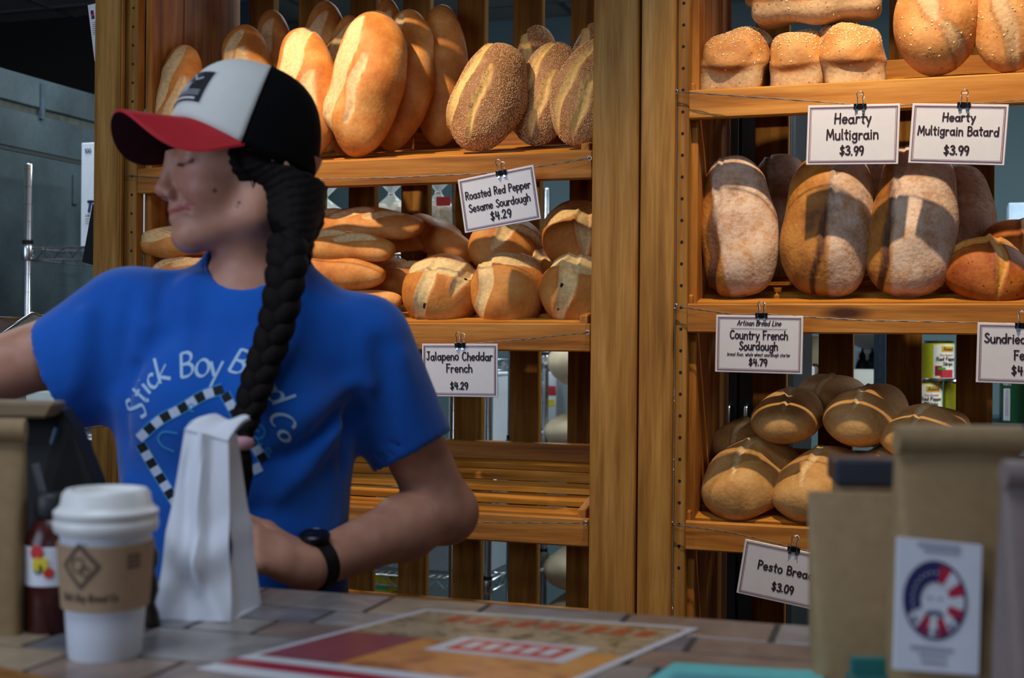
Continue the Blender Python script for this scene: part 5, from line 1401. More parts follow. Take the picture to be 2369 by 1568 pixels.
# rib collar and stitched hems as rings on the cloth
def on_shirt(px, py, off=.0009):
    d = ray(px, py).normalized(); loc, nr, ix, ds = bvh.ray_cast(CAMP, d)
    if loc is None: return None
    if nr.dot(d) > 0: nr = -nr
    return loc + nr * off
def shirt_print(pts, faces, name, mat, off=.0009):
    q = [on_shirt(x, y, off) for (x, y) in pts]; m = MB(); keep = {}
    for i, p in enumerate(q):
        if p is not None: keep[i] = len(m.v); m.v.append(tuple(p))
    m.f = [tuple(keep[i] for i in f) for f in faces if all(i in keep for i in f)]
    if m.f: return m.build(name, mat, shirt, smooth='all')
PALE = plain('pale_print', (176, 206, 232), .8, var=.04); CYAN = plain('cyan_print', (60, 150, 214), .8, var=.04)
CHW = plain('check_white', (196, 206, 226), .8, var=.03); CHB = plain('check_black', (12, 12, 18), .8)
def letter(c, cx, cy, rot, h, w, mat=PALE):
    out = ([], []); gw = G[c][0]; ca, sa = math.cos(R(rot)), math.sin(R(rot))
    for st in G[c][1]:
        dense = []
        for i in range(len(st) - 1):
            for k in range(4): dense.append((st[i][0] + (st[i + 1][0] - st[i][0]) * k / 4, st[i][1] + (st[i + 1][1] - st[i][1]) * k / 4))
        dense.append(st[-1])
        q = [((x - gw / 2 + .22 * (y - .4)) * h, (y - .45) * h) for (x, y) in dense]
        o1 = ([], []); ribbon([(x, y) for (x, y) in q], w, (R(35), .35), o1)
        b = len(out[0]); out[0].extend(o1[0]); out[1].extend(tuple(i + b for i in f) for f in o1[1])
    pts = [(cx + x * ca - y * sa, cy - (x * sa + y * ca)) for (x, y) in out[0]]
    shirt_print(pts, out[1], 'printed_letter', mat)
for (c, x, y, rot, h) in (('S', 318, 945, 72, 50), ('t', 326, 914, 60, 48), ('i', 336, 893, 52, 46), ('c', 350, 876, 42, 48), ('k', 377, 856, 26, 58), ('B', 433, 846, 14, 54), ('o', 470, 842, 8, 62), ('y', 501, 846, 2, 62),
                          ('B', 556, 840, -18, 56), ('r', 588, 856, -28, 54), ('e', 608, 873, -38, 54), ('a', 628, 893, -48, 52), ('d', 648, 915, -58, 56), ('C', 652, 974, -84, 54), ('o', 664, 1010, -92, 44)):
    letter(c, x, y, rot, h, 4.2)
# checkered frame
def band(pl, n, w, first):
    L_ = sum(math.dist(pl[i], pl[i + 1]) for i in range(len(pl) - 1)); seg = L_ / n
    def at(s):
        for i in range(len(pl) - 1):
            d = math.dist(pl[i], pl[i + 1])
            if s <= d or i == len(pl) - 2: 
                t = s / d; tx, ty = (pl[i + 1][0] - pl[i][0]) / d, (pl[i + 1][1] - pl[i][1]) / d
                return (pl[i][0] + tx * s, pl[i][1] + ty * s, -ty, tx)
            s -= d
    for k in range(n):
        vs = []
        for j in range(5):
            x, y, nx, ny = at(seg * (k + j / 4))
            for m in range(4): o = -w + 2 * w * m / 3; vs.append((x + nx * o, y + ny * o))
        fs = [(j * 4 + m, j * 4 + m + 1, j * 4 + 5 + m, j * 4 + 4 + m) for j in range(4) for m in range(3)]
        shirt_print(vs, fs, 'printed_check', CHW if (k + first) % 2 else CHB)
    for sgn in (-1, 1):
        q = [at(L_ * i / 40) for i in range(41)]; o1 = ([], []); ribbon([(x + nx * sgn * (w + 1.5), y + ny * sgn * (w + 1.5)) for (x, y, nx, ny) in q], 1.3, (0, 1), o1)
        shirt_print(o1[0], o1[1], 'printed_outline', CYAN)
band(cat([(322, 1014), (370, 972), (420, 945), (470, 915), (516, 900)]), 10, 10.5, 1)
band([(326, 1026), (352, 1072), (386, 1128), (410, 1168)], 8, 10.5, 0)
band([(520, 910), (560, 985), (612, 1066)], 9, 10.5, 0)
band([(420, 1172), (520, 1120), (604, 1078)], 9, 10.5, 1)
def spiral(cx, cy, r, turns, w, tail=()):
    q = [(cx + r * (1 - .85 * i / 50) * math.cos(2 * math.pi * turns * i / 50 + 1.2), cy + r * (1 - .85 * i / 50) * math.sin(2 * math.pi * turns * i / 50 + 1.2)) for i in range(51)]
    o1 = ([], []); ribbon(list(tail) + q, w, (0, 1), o1); shirt_print(o1[0], o1[1], 'printed_swirl', CYAN)
spiral(597, 1001, 27, 1.7, 2.6); spiral(621, 1043, 11, 1.4, 2.0); spiral(455, 985, 30, .9, 2.2); spiral(445, 940, 12, .8, 1.8)
o1 = ([], []); ribbon(cat([(412, 1002), (380, 998), (367, 1012), (376, 1030), (404, 1044)], 8), 2.2, (0, 1), o1); shirt_print(o1[0], o1[1], 'printed_swirl', CYAN)
# collar ribbing
cr_ = []
for i in range(40):
    a = 2 * math.pi * i / 40
    o = NKC; axn = (H(0, 0, -.02) - o).normalized(); x_ = Vector((1, 0, 0)); x_ = (x_ - axn * x_.dot(axn)).normalized(); y_ = axn.cross(x_)
    best = None
    dirv = x_ * math.cos(a) + y_ * math.sin(a)
    for hgt in np.arange(.10, -.08, -.004):
        c0 = o + axn * float(hgt)
        loc, nr, ix, ds = bvh.ray_cast(c0, dirv, .12)
        if loc is not None and ds < .075: best = loc; break
    if best is not None: cr_.append(best)
if len(cr_) > 20: MB().tube(cr_, .0032, 8, closed=True).build('collar', SHIRT, shirt, smooth='all')

# ---------------------------------------------------------------- jeans and shoes below the counter
jf = Field(np.arange(-.58, -.10, .009), np.arange(1.50, 1.86, .009), np.arange(-.02, 1.0, .009))
jf.ellipsoid((-.352, 1.668, .90), (.150, .105, .10))
for s in (-1, 1):
    jf.capsule((-.352 + s * .078, 1.668, .88), (-.352 + s * .085, 1.655, .48), .088, .060, k=.05); jf.capsule((-.352 + s * .085, 1.655, .48), (-.352 + s * .09, 1.69, .07), .060, .046, k=.03)
jv, jq = jf.mesh(); np_obj('jeans', jv, jq, plain('denim', (40, 52, 80), .85), person)
for s in (-1, 1):
    qf = Field(np.arange(-.52, -.18, .006), np.arange(1.48, 1.80, .006), np.arange(-.01, .13, .006))
    qf.capsule((-.352 + s * .09, 1.72, .035), (-.352 + s * .10, 1.56, .030), .036, .032); qf.capsule((-.352 + s * .09, 1.70, .04), (-.352 + s * .09, 1.70, .10), .038, .036, k=.03)
    qf.op(lambda X, Y, Zz: Zz - .0 + 0 * X + 0 * Y, (-.6, 1.4, -.1), (0, 1.9, .0), mode='cut')
    a_, b_ = qf.mesh(); np_obj('shoe', a_, b_, BLACK, person)

# ---------------------------------------------------------------- hair and braid
HAIR = plain('dark_brown_hair', (20, 14, 12), .75, var=.3, scale=140, bump=.4, spec=.15)
hfield = Field(np.arange(HO.x - .16, HO.x + .16, .0032), np.arange(HO.y - .14, HO.y + .15, .0032), np.arange(HO.z - .19, HO.z + .06, .0032))
hfield.ellipsoid(H(-.006, 0, .030), (.092, .0805, .092), HA)
hfield.capsule(H(-.036, .0, -.01), H(-.044, .020, -.062), .056, .042, k=.03)
hfield.capsule(H(-.045, .045, -.01), P(664, 630, 1.575), .036, .0275, k=.03)
for s in (-1, 1): hfield.capsule(H(.014, s * .064, -.002), H(-.035, s * .060, -.040), .014, .024, k=.02)
def face_cut(X, Y, Zz):
    dx, dy, dz = X - HO.x, Y - HO.y, Zz - HO.z
    f = dx * hf.x + dy * hf.y + dz * hf.z; t = dx * ht.x + dy * ht.y + dz * ht.z
    return np.minimum(.048, .046 + .72 * (t + .008)) - f
hfield.op(face_cut, HO - Vector((.2, .2, .2)), HO + Vector((.2, .2, .2)), mode='cut', k=.006)
cpn = ht * math.cos(R(21)) - hf * math.sin(R(21)); cpo = H(.006, 0, .020) + cpn * -.012
hfield.op(lambda X, Y, Zz: -((X - cpo.x) * cpn.x + (Y - cpo.y) * cpn.y + (Zz - cpo.z) * cpn.z), HO - Vector((.2, .2, .2)), HO + Vector((.2, .2, .2)), mode='cut')
hfield.ellipsoid(H(.004, .088, -.036), (.007, .012, .008), HA, k=.004, mode='cut')
def strands(X, Y, Zz):
    dx, dy, dz = X - HO.x, Y - HO.y, Zz - HO.z
    f = dx * hf.x + dy * hf.y + dz * hf.z; t = dx * ht.x + dy * ht.y + dz * ht.z
    return .0012 * np.sin((t * .9 + f * .35) * 620 + 2 * np.sin(f * 90))
hfield.op(strands, HO - Vector((.2, .2, .2)), HO + Vector((.2, .2, .2)), mode='disp')
hv, hq = hfield.mesh(); hv = relax(hv, hq, 1)
hair = np_obj('hair', hv, hq, HAIR, person)
# loose wisps in front of the ear
for i in range(7):
    p0 = H(.040 - .004 * i, .070 + .001 * i, .012); q = [p0]
    for k in range(1, 9): q.append(H(.040 - .004 * i - .0035 * k + .003 * math.sin(k * .9 + i), .0715 + .0022 * math.sin(k * .6), .012 - .0075 * k))
    MB().tube(q, .0011, 5, radii=[.0013 * (1 - .09 * k) for k in range(9)]).build('loose_strand', HAIR, hair, smooth='all')
path = [(665, 560, 1.575, 50), (664, 610, 1.556, 52), (653, 690, 1.545, 49), (634, 770, 1.538, 46), (606, 850, 1.530, 43), (584, 920, 1.522, 40), (566, 985, 1.516, 31), (558, 1015, 1.513, 22)]
pp = [P(x, y, d) for (x, y, d, w) in path]; ww = [w * d / F for (x, y, d, w) in path]
def spl(i_f):
    i = min(int(i_f), len(pp) - 2); t = i_f - i
    a = [pp[max(i - 1, 0)], pp[i], pp[i + 1], pp[min(i + 2, len(pp) - 1)]]
    p = 0.5 * (2 * a[1] + (a[2] - a[0]) * t + (2 * a[0] - 5 * a[1] + 4 * a[2] - a[3]) * t * t + (3 * a[1] - a[0] - 3 * a[2] + a[3]) * t ** 3)
    return p, ww[i] + (ww[i + 1] - ww[i]) * t
braid = thing('braid', pp[0], None, None); del_ = braid
braid.parent = person; braid.location = pp[0] - wloc(person)
NB = 150
for st in range(3):
    q, rr = [], []
    for i in range(NB):
        f = (len(pp) - 1) * i / (NB - 1); p, w = spl(f); p2, _ = spl(min(f + .05, len(pp) - 1.001)); tg = (p2 - p).normalized() if (p2 - p).length > 1e-6 else Vector((0, 0, -1))
        sd = tg.cross(Vector((0, 1, 0))).normalized(); dp = sd.cross(tg)
        ph = i * .165 + st * 2 * math.pi / 3
        q.append(p + sd * (w * .38 * math.sin(ph)) + dp * (w * .18 * math.sin(2 * ph))); rr.append(w * .60)
    MB().tube(q, .01, 12, radii=rr).build('strand', HAIR, braid, smooth='all')
e = P(556, 1024, 1.512)
MB().lathe(e - Z * .008, [(.011, 0), (.015, .003), (.016, .008), (.015, .013), (.011, .016)], 20).build('hair_tie', plain('pink_tie', (206, 150, 160), .7), braid, smooth='all')
MB().tube([P(556, 1030, 1.512), P(560, 1060, 1.513), P(566, 1100, 1.52), P(568, 1150, 1.53)], .01, 12, radii=[.010, .012, .010, .003]).build('tail', HAIR, braid, smooth='all')

# ---------------------------------------------------------------- trucker cap
CAPW = plain('cap_white_foam', (206, 206, 200), .85, var=.02); CAPR = plain('cap_red_cotton', (176, 8, 26), .75, var=.04); CAPK = plain('cap_black_mesh', (9, 9, 11), .9, bump=.4, scale=300, spec=.1)
cp = R(21)
ce = R(15); hfc, hsc = hf * math.cos(ce) + hs * math.sin(ce), hs * math.cos(ce) - hf * math.sin(ce)
cf, ct_ = hfc * math.cos(cp) + ht * math.sin(cp), ht * math.cos(cp) - hfc * math.sin(cp)
CO = H(.006, 0, .020)
def K(f, s, t): return CO + cf * f + hsc * s + ct_ * t
AF, AS, AH, CDROP = .104, .0865, .112, .022
def crown(al, be, off=0.0):
    """al azimuth (0 front), be 0 at the band to 90 at the button"""
    cb2, sb2 = math.cos(R(be)) ** .66, math.sin(R(be)) ** .90
    r = cb2; af = AF if abs(al) < 90 else AF - .012
    return K((af + off) * r * math.cos(R(al)), (AS + off) * r * math.sin(R(al)), (AH + off) * sb2 - CDROP * (1 - sb2) * math.sin(R(al)) ** 2)
cap_ = thing('cap', K(0, 0, 0), None, None); cap_.parent = person; cap_.location = K(0, 0, 0) - wloc(person)
def seam(be): return 64 + 4 * math.sin(R(be))     # where white panel meets black mesh
def crown_part(a0f, a1f, name, mat, n=30, m=22):
    vs = []
    for i in range(m + 1):
        be = 90 * i / m
        a0, a1 = a0f(be), a1f(be)
        for j in range(n + 1): vs.append(crown(a0 + (a1 - a0) * j / n, be))
    fs = [(i * (n + 1) + j, i * (n + 1) + j + 1, (i + 1) * (n + 1) + j + 1, (i + 1) * (n + 1) + j) for i in range(m) for j in range(n)]
    o = MB().add(vs, fs).build(name, mat, cap_, smooth='all')
    sm = o.modifiers.new('thickness', 'SOLIDIFY'); sm.thickness = .002; sm.offset = -1
    return o
front = crown_part(lambda b: -seam(b), lambda b: seam(b), 'front_panel', CAPW)
crown_part(lambda b: seam(b), lambda b: 360 - seam(b), 'mesh_back', CAPK, n=60)
MB().lathe(K(0, 0, AH), [(.009, -.003), (.009, .001), (.005, .004), (.001, .005)], 20, axis=ct_).build('top_button', CAPK, cap_, smooth='all')
for s in (-1, 1): MB().tube([crown(s * seam(b), b, .0006) for b in range(0, 90, 5)], .0011, 6).build('seam_piping', CAPK, cap_, smooth='all')
# curved brim
BA = 66
def brim(al, r, th=0.0):
    x = al / BA; base_f, base_s = AF * math.cos(R(al)), AS * math.sin(R(al))
    ext = .070 * max(0, 1 - abs(x) ** 2.6) ** .7
    f = base_f + r * ext; s = base_s * (1 + .05 * r * (1 - x * x))
    arch = -.056 * (s / .08) ** 2 * r ** .75 * max(0, 1 - abs(x) ** 5) - .022 * r * (1 - x * x) - CDROP * math.sin(R(al)) ** 2
    return K(f, s, .002 + arch - th)
vs = []; n, m = 44, 14
for th in (0, .0035):
    for i in range(m + 1):
        for j in range(n + 1): vs.append(brim(-BA + 2 * BA * j / n, i / m, th))
W_ = n + 1; off = (m + 1) * W_
fs = [(i * W_ + j, i * W_ + j + 1, (i + 1) * W_ + j + 1, (i + 1) * W_ + j) for i in range(m) for j in range(n)]
fs_b = [tuple(k + off for k in reversed(f)) for f in fs]
edge = [(m * W_ + j, m * W_ + j + 1, m * W_ + j + 1 + off, m * W_ + j + off) for j in range(n)]
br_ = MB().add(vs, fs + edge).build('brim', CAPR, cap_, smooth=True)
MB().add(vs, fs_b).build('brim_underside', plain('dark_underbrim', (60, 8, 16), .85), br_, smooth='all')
# badge on the front panel
BAD = plain('badge_black', (24, 20, 28), .7); BADW = plain('badge_white', (206, 204, 206), .7); BADG = plain('badge_grey', (150, 150, 156), .7)
def badge(pts, faces, name, mat, off): MB().add([crown(a, b, off) for (a, b) in pts], faces).build(name, mat, front, smooth='all')
def patch_grid(a0, a1, b0, b1, name, mat, off, n=8):
    badge([(a0 + (a1 - a0) * j / n, b0 + (b1 - b0) * i / n) for i in range(n + 1) for j in range(n + 1)], [(i * (n + 1) + j, i * (n + 1) + j + 1, (i + 1) * (n + 1) + j + 1, (i + 1) * (n + 1) + j) for i in range(n) for j in range(n)], name, mat, off)
A0, A1, B0, B1 = -32, 24, 10, 35
patch_grid(A0 - 1.2, A1 + 1.2, B0 - .8, B1 + .8, 'badge_border', BADW, .0006)
patch_grid(A0, A1, B0, B1, 'badge', BAD, .0011)
bo_ = ([], []); ribbon([(A0 + 8, 26), (A0 + 18, 30), (A0 + 25, 26.5), (A0 + 33, 32), (A0 + 40, 26.5), (A0 + 48, 28.5)], .55, (0, 1), bo_); badge(bo_[0], bo_[1], 'badge_mountain', BADW, .0016)
patch_grid(-22, 4, 17, 25, 'badge_shape', BADG, .0015)
for i in range(3): patch_grid(-28, 20, 14.5 + 1.5 * i, 15.2 + 1.5 * i, 'badge_stripe', BADG, .0017)
patch_grid(-26, 18, 11.4, 12.8, 'badge_lettering', BADW, .0016)

# ---------------------------------------------------------------- wrist watch
wd_ = (wrL - elL).normalized(); wc = wrL - wd_ * .012
wt = thing('wrist_watch', wc, None, None); wt.parent = person; wt.location = wc - wloc(person)
o_ = Vector((-.25, -.55, .80)); o_ = (o_ - wd_ * o_.dot(wd_)).normalized(); s_ = wd_.cross(o_)
vs = []; n = 40
for i in range(n):
    a = 2 * math.pi * i / n; d = o_ * math.cos(a) * .0295 + s_ * math.sin(a) * .0295; dn = d.normalized()
    for (e_, r) in ((-.0095, 0), (-.0095, .003), (.0095, .003), (.0095, 0)): vs.append(wc + d + dn * r + wd_ * e_)
fs = [(i * 4 + k, i * 4 + (k + 1) % 4, ((i + 1) % n) * 4 + (k + 1) % 4, ((i + 1) % n) * 4 + k) for i in range(n) for k in range(4)]
MB().add(vs, fs).build('strap', BLACK, wt, smooth=True)
fc = wc + o_ * .031
MB().lathe(fc, [(.0175, 0), (.019, .001), (.019, .007), (.0165, .009), (.0160, .0085)], 32, axis=o_).build('watch_case', plain('gunmetal', (60, 60, 66), .3, .9), wt, smooth=True)
MB().lathe(fc, [(.0158, .0078), (.0158, .0084)], 32, axis=o_).build('dial', plain('dial', (16, 26, 40), .15), wt)
MB().tube([fc + o_ * .009 + wd_ * 0, fc + o_ * .009 + wd_ * .009 + s_ * .004], .0006, 5).build('hand', STEEL, wt)
# ------------------------------------------------------------------ counter with stone tiles
CT = 1.07
ba, bb_ = Pz(600, 1357, CT), Pz(1885, 1447, CT)
bd = (bb_ - ba); bd.z = 0; bd.normalize()
fa, fb = Pz(0, 1537, CT), Pz(150, 1570, CT)
def along(p, d, t): return p + d * t
BL_, BR_ = ba - bd * 1.0, ba + bd * 1.8
fd_ = (fb - fa); fd_.z = 0; fd_.normalize()
perp = Vector((bd.y, -bd.x, 0))
FL_ = fa - fd_ * .75
out_ = [BL_, BR_, BR_ + perp * .55, fa + fd_ * 1.0, FL_]
ctr = thing('service_counter', Vector((0.1, 1.1, 0)), 'stone-tiled service counter with a wooden edge', 'counter')
def slab(poly, z0, z1, name, mat, grow=0.0, bevel=0.0):
    c = sum((Vector((p.x, p.y, 0)) for p in poly), Vector((0, 0, 0))) / len(poly); n = len(poly)
    pp = []
    for p in poly:
        d = Vector((p.x, p.y, 0)) - c; pp.append(c + d * (1 + grow / d.length))
    m = MB(); m.add([Vector((p.x, p.y, z0)) for p in pp] + [Vector((p.x, p.y, z1)) for p in pp], [tuple(range(n)), tuple(reversed(range(n, 2 * n)))] + [(i, (i + 1) % n, (i + 1) % n + n, i + n) for i in range(n)])
    return m.build(name, mat, ctr, bevel=bevel)
GROUT = plain('tile_grout', (62, 54, 48), .85, var=.2, scale=60)
slab(out_, CT - .03, CT - .0016, 'tile_bed', GROUT)
slab(out_, CT - .075, CT - .0019, 'wood_edge', wood('counter_edge_wood', 'u', (120, 74, 30), (168, 116, 58), (190, 140, 80)), grow=.024)
slab(out_, 0.0, CT - .076, 'counter_front', plain('counter_paint', (70, 62, 56), .6), grow=-.03)
# stone tiles, clipped to the counter outline
def clip_poly(poly, clipper):
    def inside(p, a, b): return (b.x - a.x) * (p.y - a.y) - (b.y - a.y) * (p.x - a.x) <= 1e-9
    def isect(p, q, a, b):
        d1 = (b.x - a.x) * (p.y - a.y) - (b.y - a.y) * (p.x - a.x); d2 = (b.x - a.x) * (q.y - a.y) - (b.y - a.y) * (q.x - a.x)
        return p.lerp(q, d1 / (d1 - d2))
    res = poly
    for i in range(len(clipper)):
        a, b = clipper[i], clipper[(i + 1) % len(clipper)]; inp = res; res = []
        for j in range(len(inp)):
            p, q = inp[j], inp[(j + 1) % len(inp)]
            ip, iq = inside(p, a, b), inside(q, a, b)
            if ip: res.append(p)
            if ip != iq: res.append(isect(p, q, a, b))
        if not res: return []
    return res
def tile_mat(name, c1, c2):
    m, nt, b = new_mat(name); L = nt.links.new
    geo = N(nt, 'ShaderNodeNewGeometry')
    n1 = N(nt, 'ShaderNodeTexNoise'); n1.inputs['Scale'].default_value = 22; n1.inputs['Detail'].default_value = 7; n1.inputs['Distortion'].default_value = .8; L(geo.outputs['Position'], n1.inputs['Vector'])
    r = ramp(nt, [(.3, lin(c1)), (.7, lin(c2))]); L(n1.outputs['Fac'], r.inputs[0]); L(r.outputs[0], b.inputs['Base Color'])
    b.inputs['Roughness'].default_value = .30
    return m
TM = [tile_mat('slate_blue_tile', (92, 92, 98), (134, 132, 134)), tile_mat('brown_tile', (112, 92, 80), (150, 128, 112)), tile_mat('tan_tile', (140, 122, 100), (176, 156, 130)), tile_mat('grey_tile', (118, 112, 108), (158, 150, 144))]
hull = [Vector((p.x, p.y, 0)) for p in out_]
# orientation of hull must be clockwise for clip_poly's inside test
ar = sum(hull[i].x * hull[(i + 1) % len(hull)].y - hull[(i + 1) % len(hull)].x * hull[i].y for i in range(len(hull)))
if ar > 0: hull = hull[::-1]
tr = random.Random(4)
row = 0; y = 0.0
rows = []
while y < 1.0:
    hgt = tr.choice((.062, .085, .062, .11)); rows.append((y, hgt)); y += hgt
nt_tiles = 0
for (y, hgt) in rows:
    x = -1.2 + tr.uniform(-.1, 0)
    while x < 1.5:
        w = tr.choice((.07, .11, .15, .19)); g_ = .0032
        c4 = [ba + bd * (x + g_) + perp * (y + g_), ba + bd * (x + w - g_) + perp * (y + g_), ba + bd * (x + w - g_) + perp * (y + hgt - g_), ba + bd * (x + g_) + perp * (y + hgt - g_)]
        c4 = [Vector((p.x, p.y, 0)) for p in c4]; cen = sum(c4, Vector((0, 0, 0))) / 4
        vis = -.75 < cen.x < .75
        pc = clip_poly(c4, hull) if vis else []
        if len(pc) >= 3:
            n = len(pc); cc_ = sum(pc, Vector((0, 0, 0))) / n; dz = tr.uniform(-.0004, .0004)
            top = [cc_ + (p - cc_) * .985 for p in pc]
            m = MB(); m.add([Vector((p.x, p.y, CT - .003)) for p in pc] + [Vector((p.x, p.y, CT - .0008 + dz * .3)) for p in pc] + [Vector((p.x, p.y, CT + dz * .3)) for p in top],
                  [(i, (i + 1) % n, (i + 1) % n + n, i + n) for i in range(n)] + [(i + n, (i + 1) % n + n, (i + 1) % n + 2 * n, i + 2 * n) for i in range(n)] + [tuple(range(2 * n, 3 * n))])
            m.build('stone_tile', TM[tr.choice((0, 1, 1, 2, 3, 3))], ctr); nt_tiles += 1
        x += w

# ------------------------------------------------------------------ coffee cup
CUPW = plain('cup_paper', (224, 228, 236), .5, var=.01)
LIDM = plain('cup_lid_plastic', (232, 230, 226), .35, var=.01)
STAMP = plain('stamp_ink', (96, 78, 62), .8)
cb_ = Pz(243, 1515, CT)
cup = thing('coffee_cup', cb_, 'white takeaway coffee cup with a brown sleeve and lid', 'cup')
ks = 1.0 / (F / cb_.y)            # metres per pixel at the cup
rb, rt_, hc = 82 * ks, 106 * ks, 320 * ks
def rc(z): return rb + (rt_ - rb) * z / hc
MB().lathe(cb_, [(rb - .004, 0), (rb - .001, .0), (rb, .002)] + [(rc(hc * f), hc * f) for f in (.2, .4, .6, .8, 1.0)] + [(rt_ + .0015, hc + .001), (rt_ - .002, hc + .002)], 64).build('cup_body', CUPW, cup, smooth=True)
z0, z1 = hc * .365, hc * .83
sl = MB().lathe(cb_ + Z * 0, [(rc(z0) + .0012, z0), (rc(z0) + .0028, z0 + .0004), (rc(z1) + .0028, z1 - .0004), (rc(z1) + .0012, z1)], 64).build('sleeve', plain('cup_sleeve_kraft', (176, 144, 112), .75, var=.05, scale=120), cup, smooth=True)
def on_cup(pts2, off, ang0):
    r_ = []
    for (x, y) in pts2:
        rr = rc(y) + .0028 + off; a = R(ang0) + x / rr
        r_.append(Vector((cb_.x + rr * math.sin(a), cb_.y - rr * math.cos(a), cb_.z + y)))
    return r_
def cup_print(out, ang): MB().add(on_cup(out[0], .0006, ang), out[1]).build('stamped_print', STAMP, sl)
o_ = ([], [])
zc_ = (z0 + z1) / 2 + .012
d_ = .0165
for k in range(4):
    a, b = [(0, d_ * 1.1), (d_, 0), (0, -d_ * 1.1), (-d_, 0)][k], [(0, d_ * 1.1), (d_, 0), (0, -d_ * 1.1), (-d_, 0)][(k + 1) % 4]
    n = 7
    for i in range(n):
        f, g_ = i / n, (i + .55) / n
        ribbon([(a[0] + (b[0] - a[0]) * f, zc_ + a[1] + (b[1] - a[1]) * f), (a[0] + (b[0] - a[0]) * g_, zc_ + a[1] + (b[1] - a[1]) * g_)], .0017, None, o_)
ribbon([(x, zc_ + y) for (x, y) in arc(-.002, .001, .006, .006, 0, 400, 16)], .0009, None, o_)
ribbon([(x, zc_ + y) for (x, y) in arc(.004, -.004, .004, .004, 0, 300, 12)], .0008, None, o_)
cup_print(o_, -14)
o_ = ([], []); text2d('Stick Boy Bread Co', 0.004, zc_ - .030, .006, .0006, None, o_, slant=.2, fit=.052); cup_print(o_, -12)
o_ = ([], [])
for i in range(4): ribbon([(-.006, zc_ + .008 - i * .0035), (.006, zc_ + .008 - i * .0035)], .0009, None, o_)
cup_print(o_, 52)
lz = cb_ + Z * hc
LP = [(rt_ - .003, -.012), (rt_ + .0030, -.0115), (rt_ + .0045, -.008), (rt_ + .0046, -.003), (rt_ + .0030, -.0005), (rt_ + .0042, .002), (rt_ + .0042, .006), (rt_ + .0005, .009), (rt_ - .0015, .012), (rt_ - .003, .021), (rt_ - .006, .0245), (rt_ - .010, .0245), (rt_ - .0125, .020), (rt_ - .020, .0185)]
lid = MB().lathe(lz, LP, 64).build('lid', LIDM, cup, smooth=True)
MB().lathe(lz + Vector((.022, -.014, .0187)), [(.003, 0), (.003, .0004)], 12).build('sip_hole', BLACK, lid)

# ------------------------------------------------------------------ folded white paper bag
bg = thing('paper_bag', Pz(480, 1432, CT), 'folded white paper bag standing in front of the woman', 'bag')
def bp_(px, py, Y): return P(px, py, Y)
yb_ = Pz(540, 1436, CT).y
ye = Pz(604, 1400, CT).y; yl = Pz(352, 1430, CT).y
A0 = Pz(354, 1434, CT); B0 = Pz(536, 1437, CT); C0 = Pz(605, 1398, CT); D0 = Pz(420, 1395, CT)
zt = P(480, 1010, yb_).z
A1 = P(428, 992, yl + .018); B1 = P(528, 1016, yb_ + .022); C1 = P(549, 1004, ye + .004); D1 = P(470, 985, ye + .012)
A2 = P(420, 996, yl + .014)
bm_ = MB(); NR, NC = 22, 20
def side_grid(p0, p1, q0, q1, bul, seed, crease=None):
    vs = []; up_n = (p1 - p0).cross(q0 - p0).normalized()
    gg = random.Random(seed); ph = [gg.uniform(0, 6.3) for _ in range(6)]
    for i in range(NR + 1):
        t = i / NR
        a, b = p0.lerp(q0, t), p1.lerp(q1, t)
        for j in range(NC + 1):
            s_ = j / NC; p = a.lerp(b, s_)
            env = math.sin(math.pi * s_) * math.sin(math.pi * min(1, t * 1.0 + .0))
            d = bul * env
            if crease:
                for (s0, t0, s1, t1, amp, wd) in crease:
                    dx, dy = s1 - s0, t1 - t0; l2 = dx * dx + dy * dy; k = max(0, min(1, ((s_ - s0) * dx + (t - t0) * dy) / l2))
                    dist = math.hypot(s_ - s0 - k * dx, t - t0 - k * dy); d += amp * max(0, 1 - dist / wd)
            vs.append(p + up_n * d)
    fs = [(i * (NC + 1) + j, i * (NC + 1) + j + 1, (i + 1) * (NC + 1) + j + 1, (i + 1) * (NC + 1) + j) for i in range(NR) for j in range(NC)]
    return vs, fs
CRF = [(.0, .45, .55, .30, .007, .16), (.55, .30, 1.0, .42, .007, .16), (.45, 1.0, .55, .30, .009, .16), (.2, .0, .55, .30, -.007, .16), (.55, .3, .9, .0, .008, .14), (.15, .8, .3, .4, -.005, .12)]
for (p0, p1, q0, q1, b_, sd, cr_) in ((A0, B0, A1, B1, .004, 1, CRF), (B0, C0, B1, C1, -.006, 2, [(.5, .0, .5, 1.0, -.006, .4), (.0, .40, 1.0, .46, .003, .1)]), (C0, D0, C1, D1, .004, 3, CRF), (D0, A0, D1, A1, -.006, 4, [(.5, 0, .5, 1, -.006, .4)])):
    bm_.add(*side_grid(p0, p1, q0, q1, b_, sd, cr_))
bm_.quad(A0, D0, C0, B0)
bg_o = bm_.build('bag_body', WHITEP, bg, smooth=True)
T1 = P(578, 966, ye - .004); T2 = P(480, 962, ye + .006); T3 = P(452, 980, yl + .02)
fl = MB(); e1 = B1 + Vector((0, -.002, -.001)); e0 = A1 + Vector((0, -.002, 0))
rows_ = []
for i in range(9):
    t = i / 8
    l = e0.lerp(T2, t); r_ = e1.lerp(T1, t); mid = math.sin(math.pi * t) * .004
    rows_.append([l.lerp(r_, j / 10) + Vector((0, 0, mid + .003 * math.sin(j * .9) * t)) for j in range(11)])
vs = [p for r_ in rows_ for p in r_]; vs2 = [p + Vector((0, .003, -.003)) for p in vs]
fs = [(i * 11 + j, i * 11 + j + 1, (i + 1) * 11 + j + 1, (i + 1) * 11 + j) for i in range(8) for j in range(10)]
fl.add(vs, fs); fl.add(vs2, fs)
fl.build('folded_top', WHITEP, bg, smooth='all')

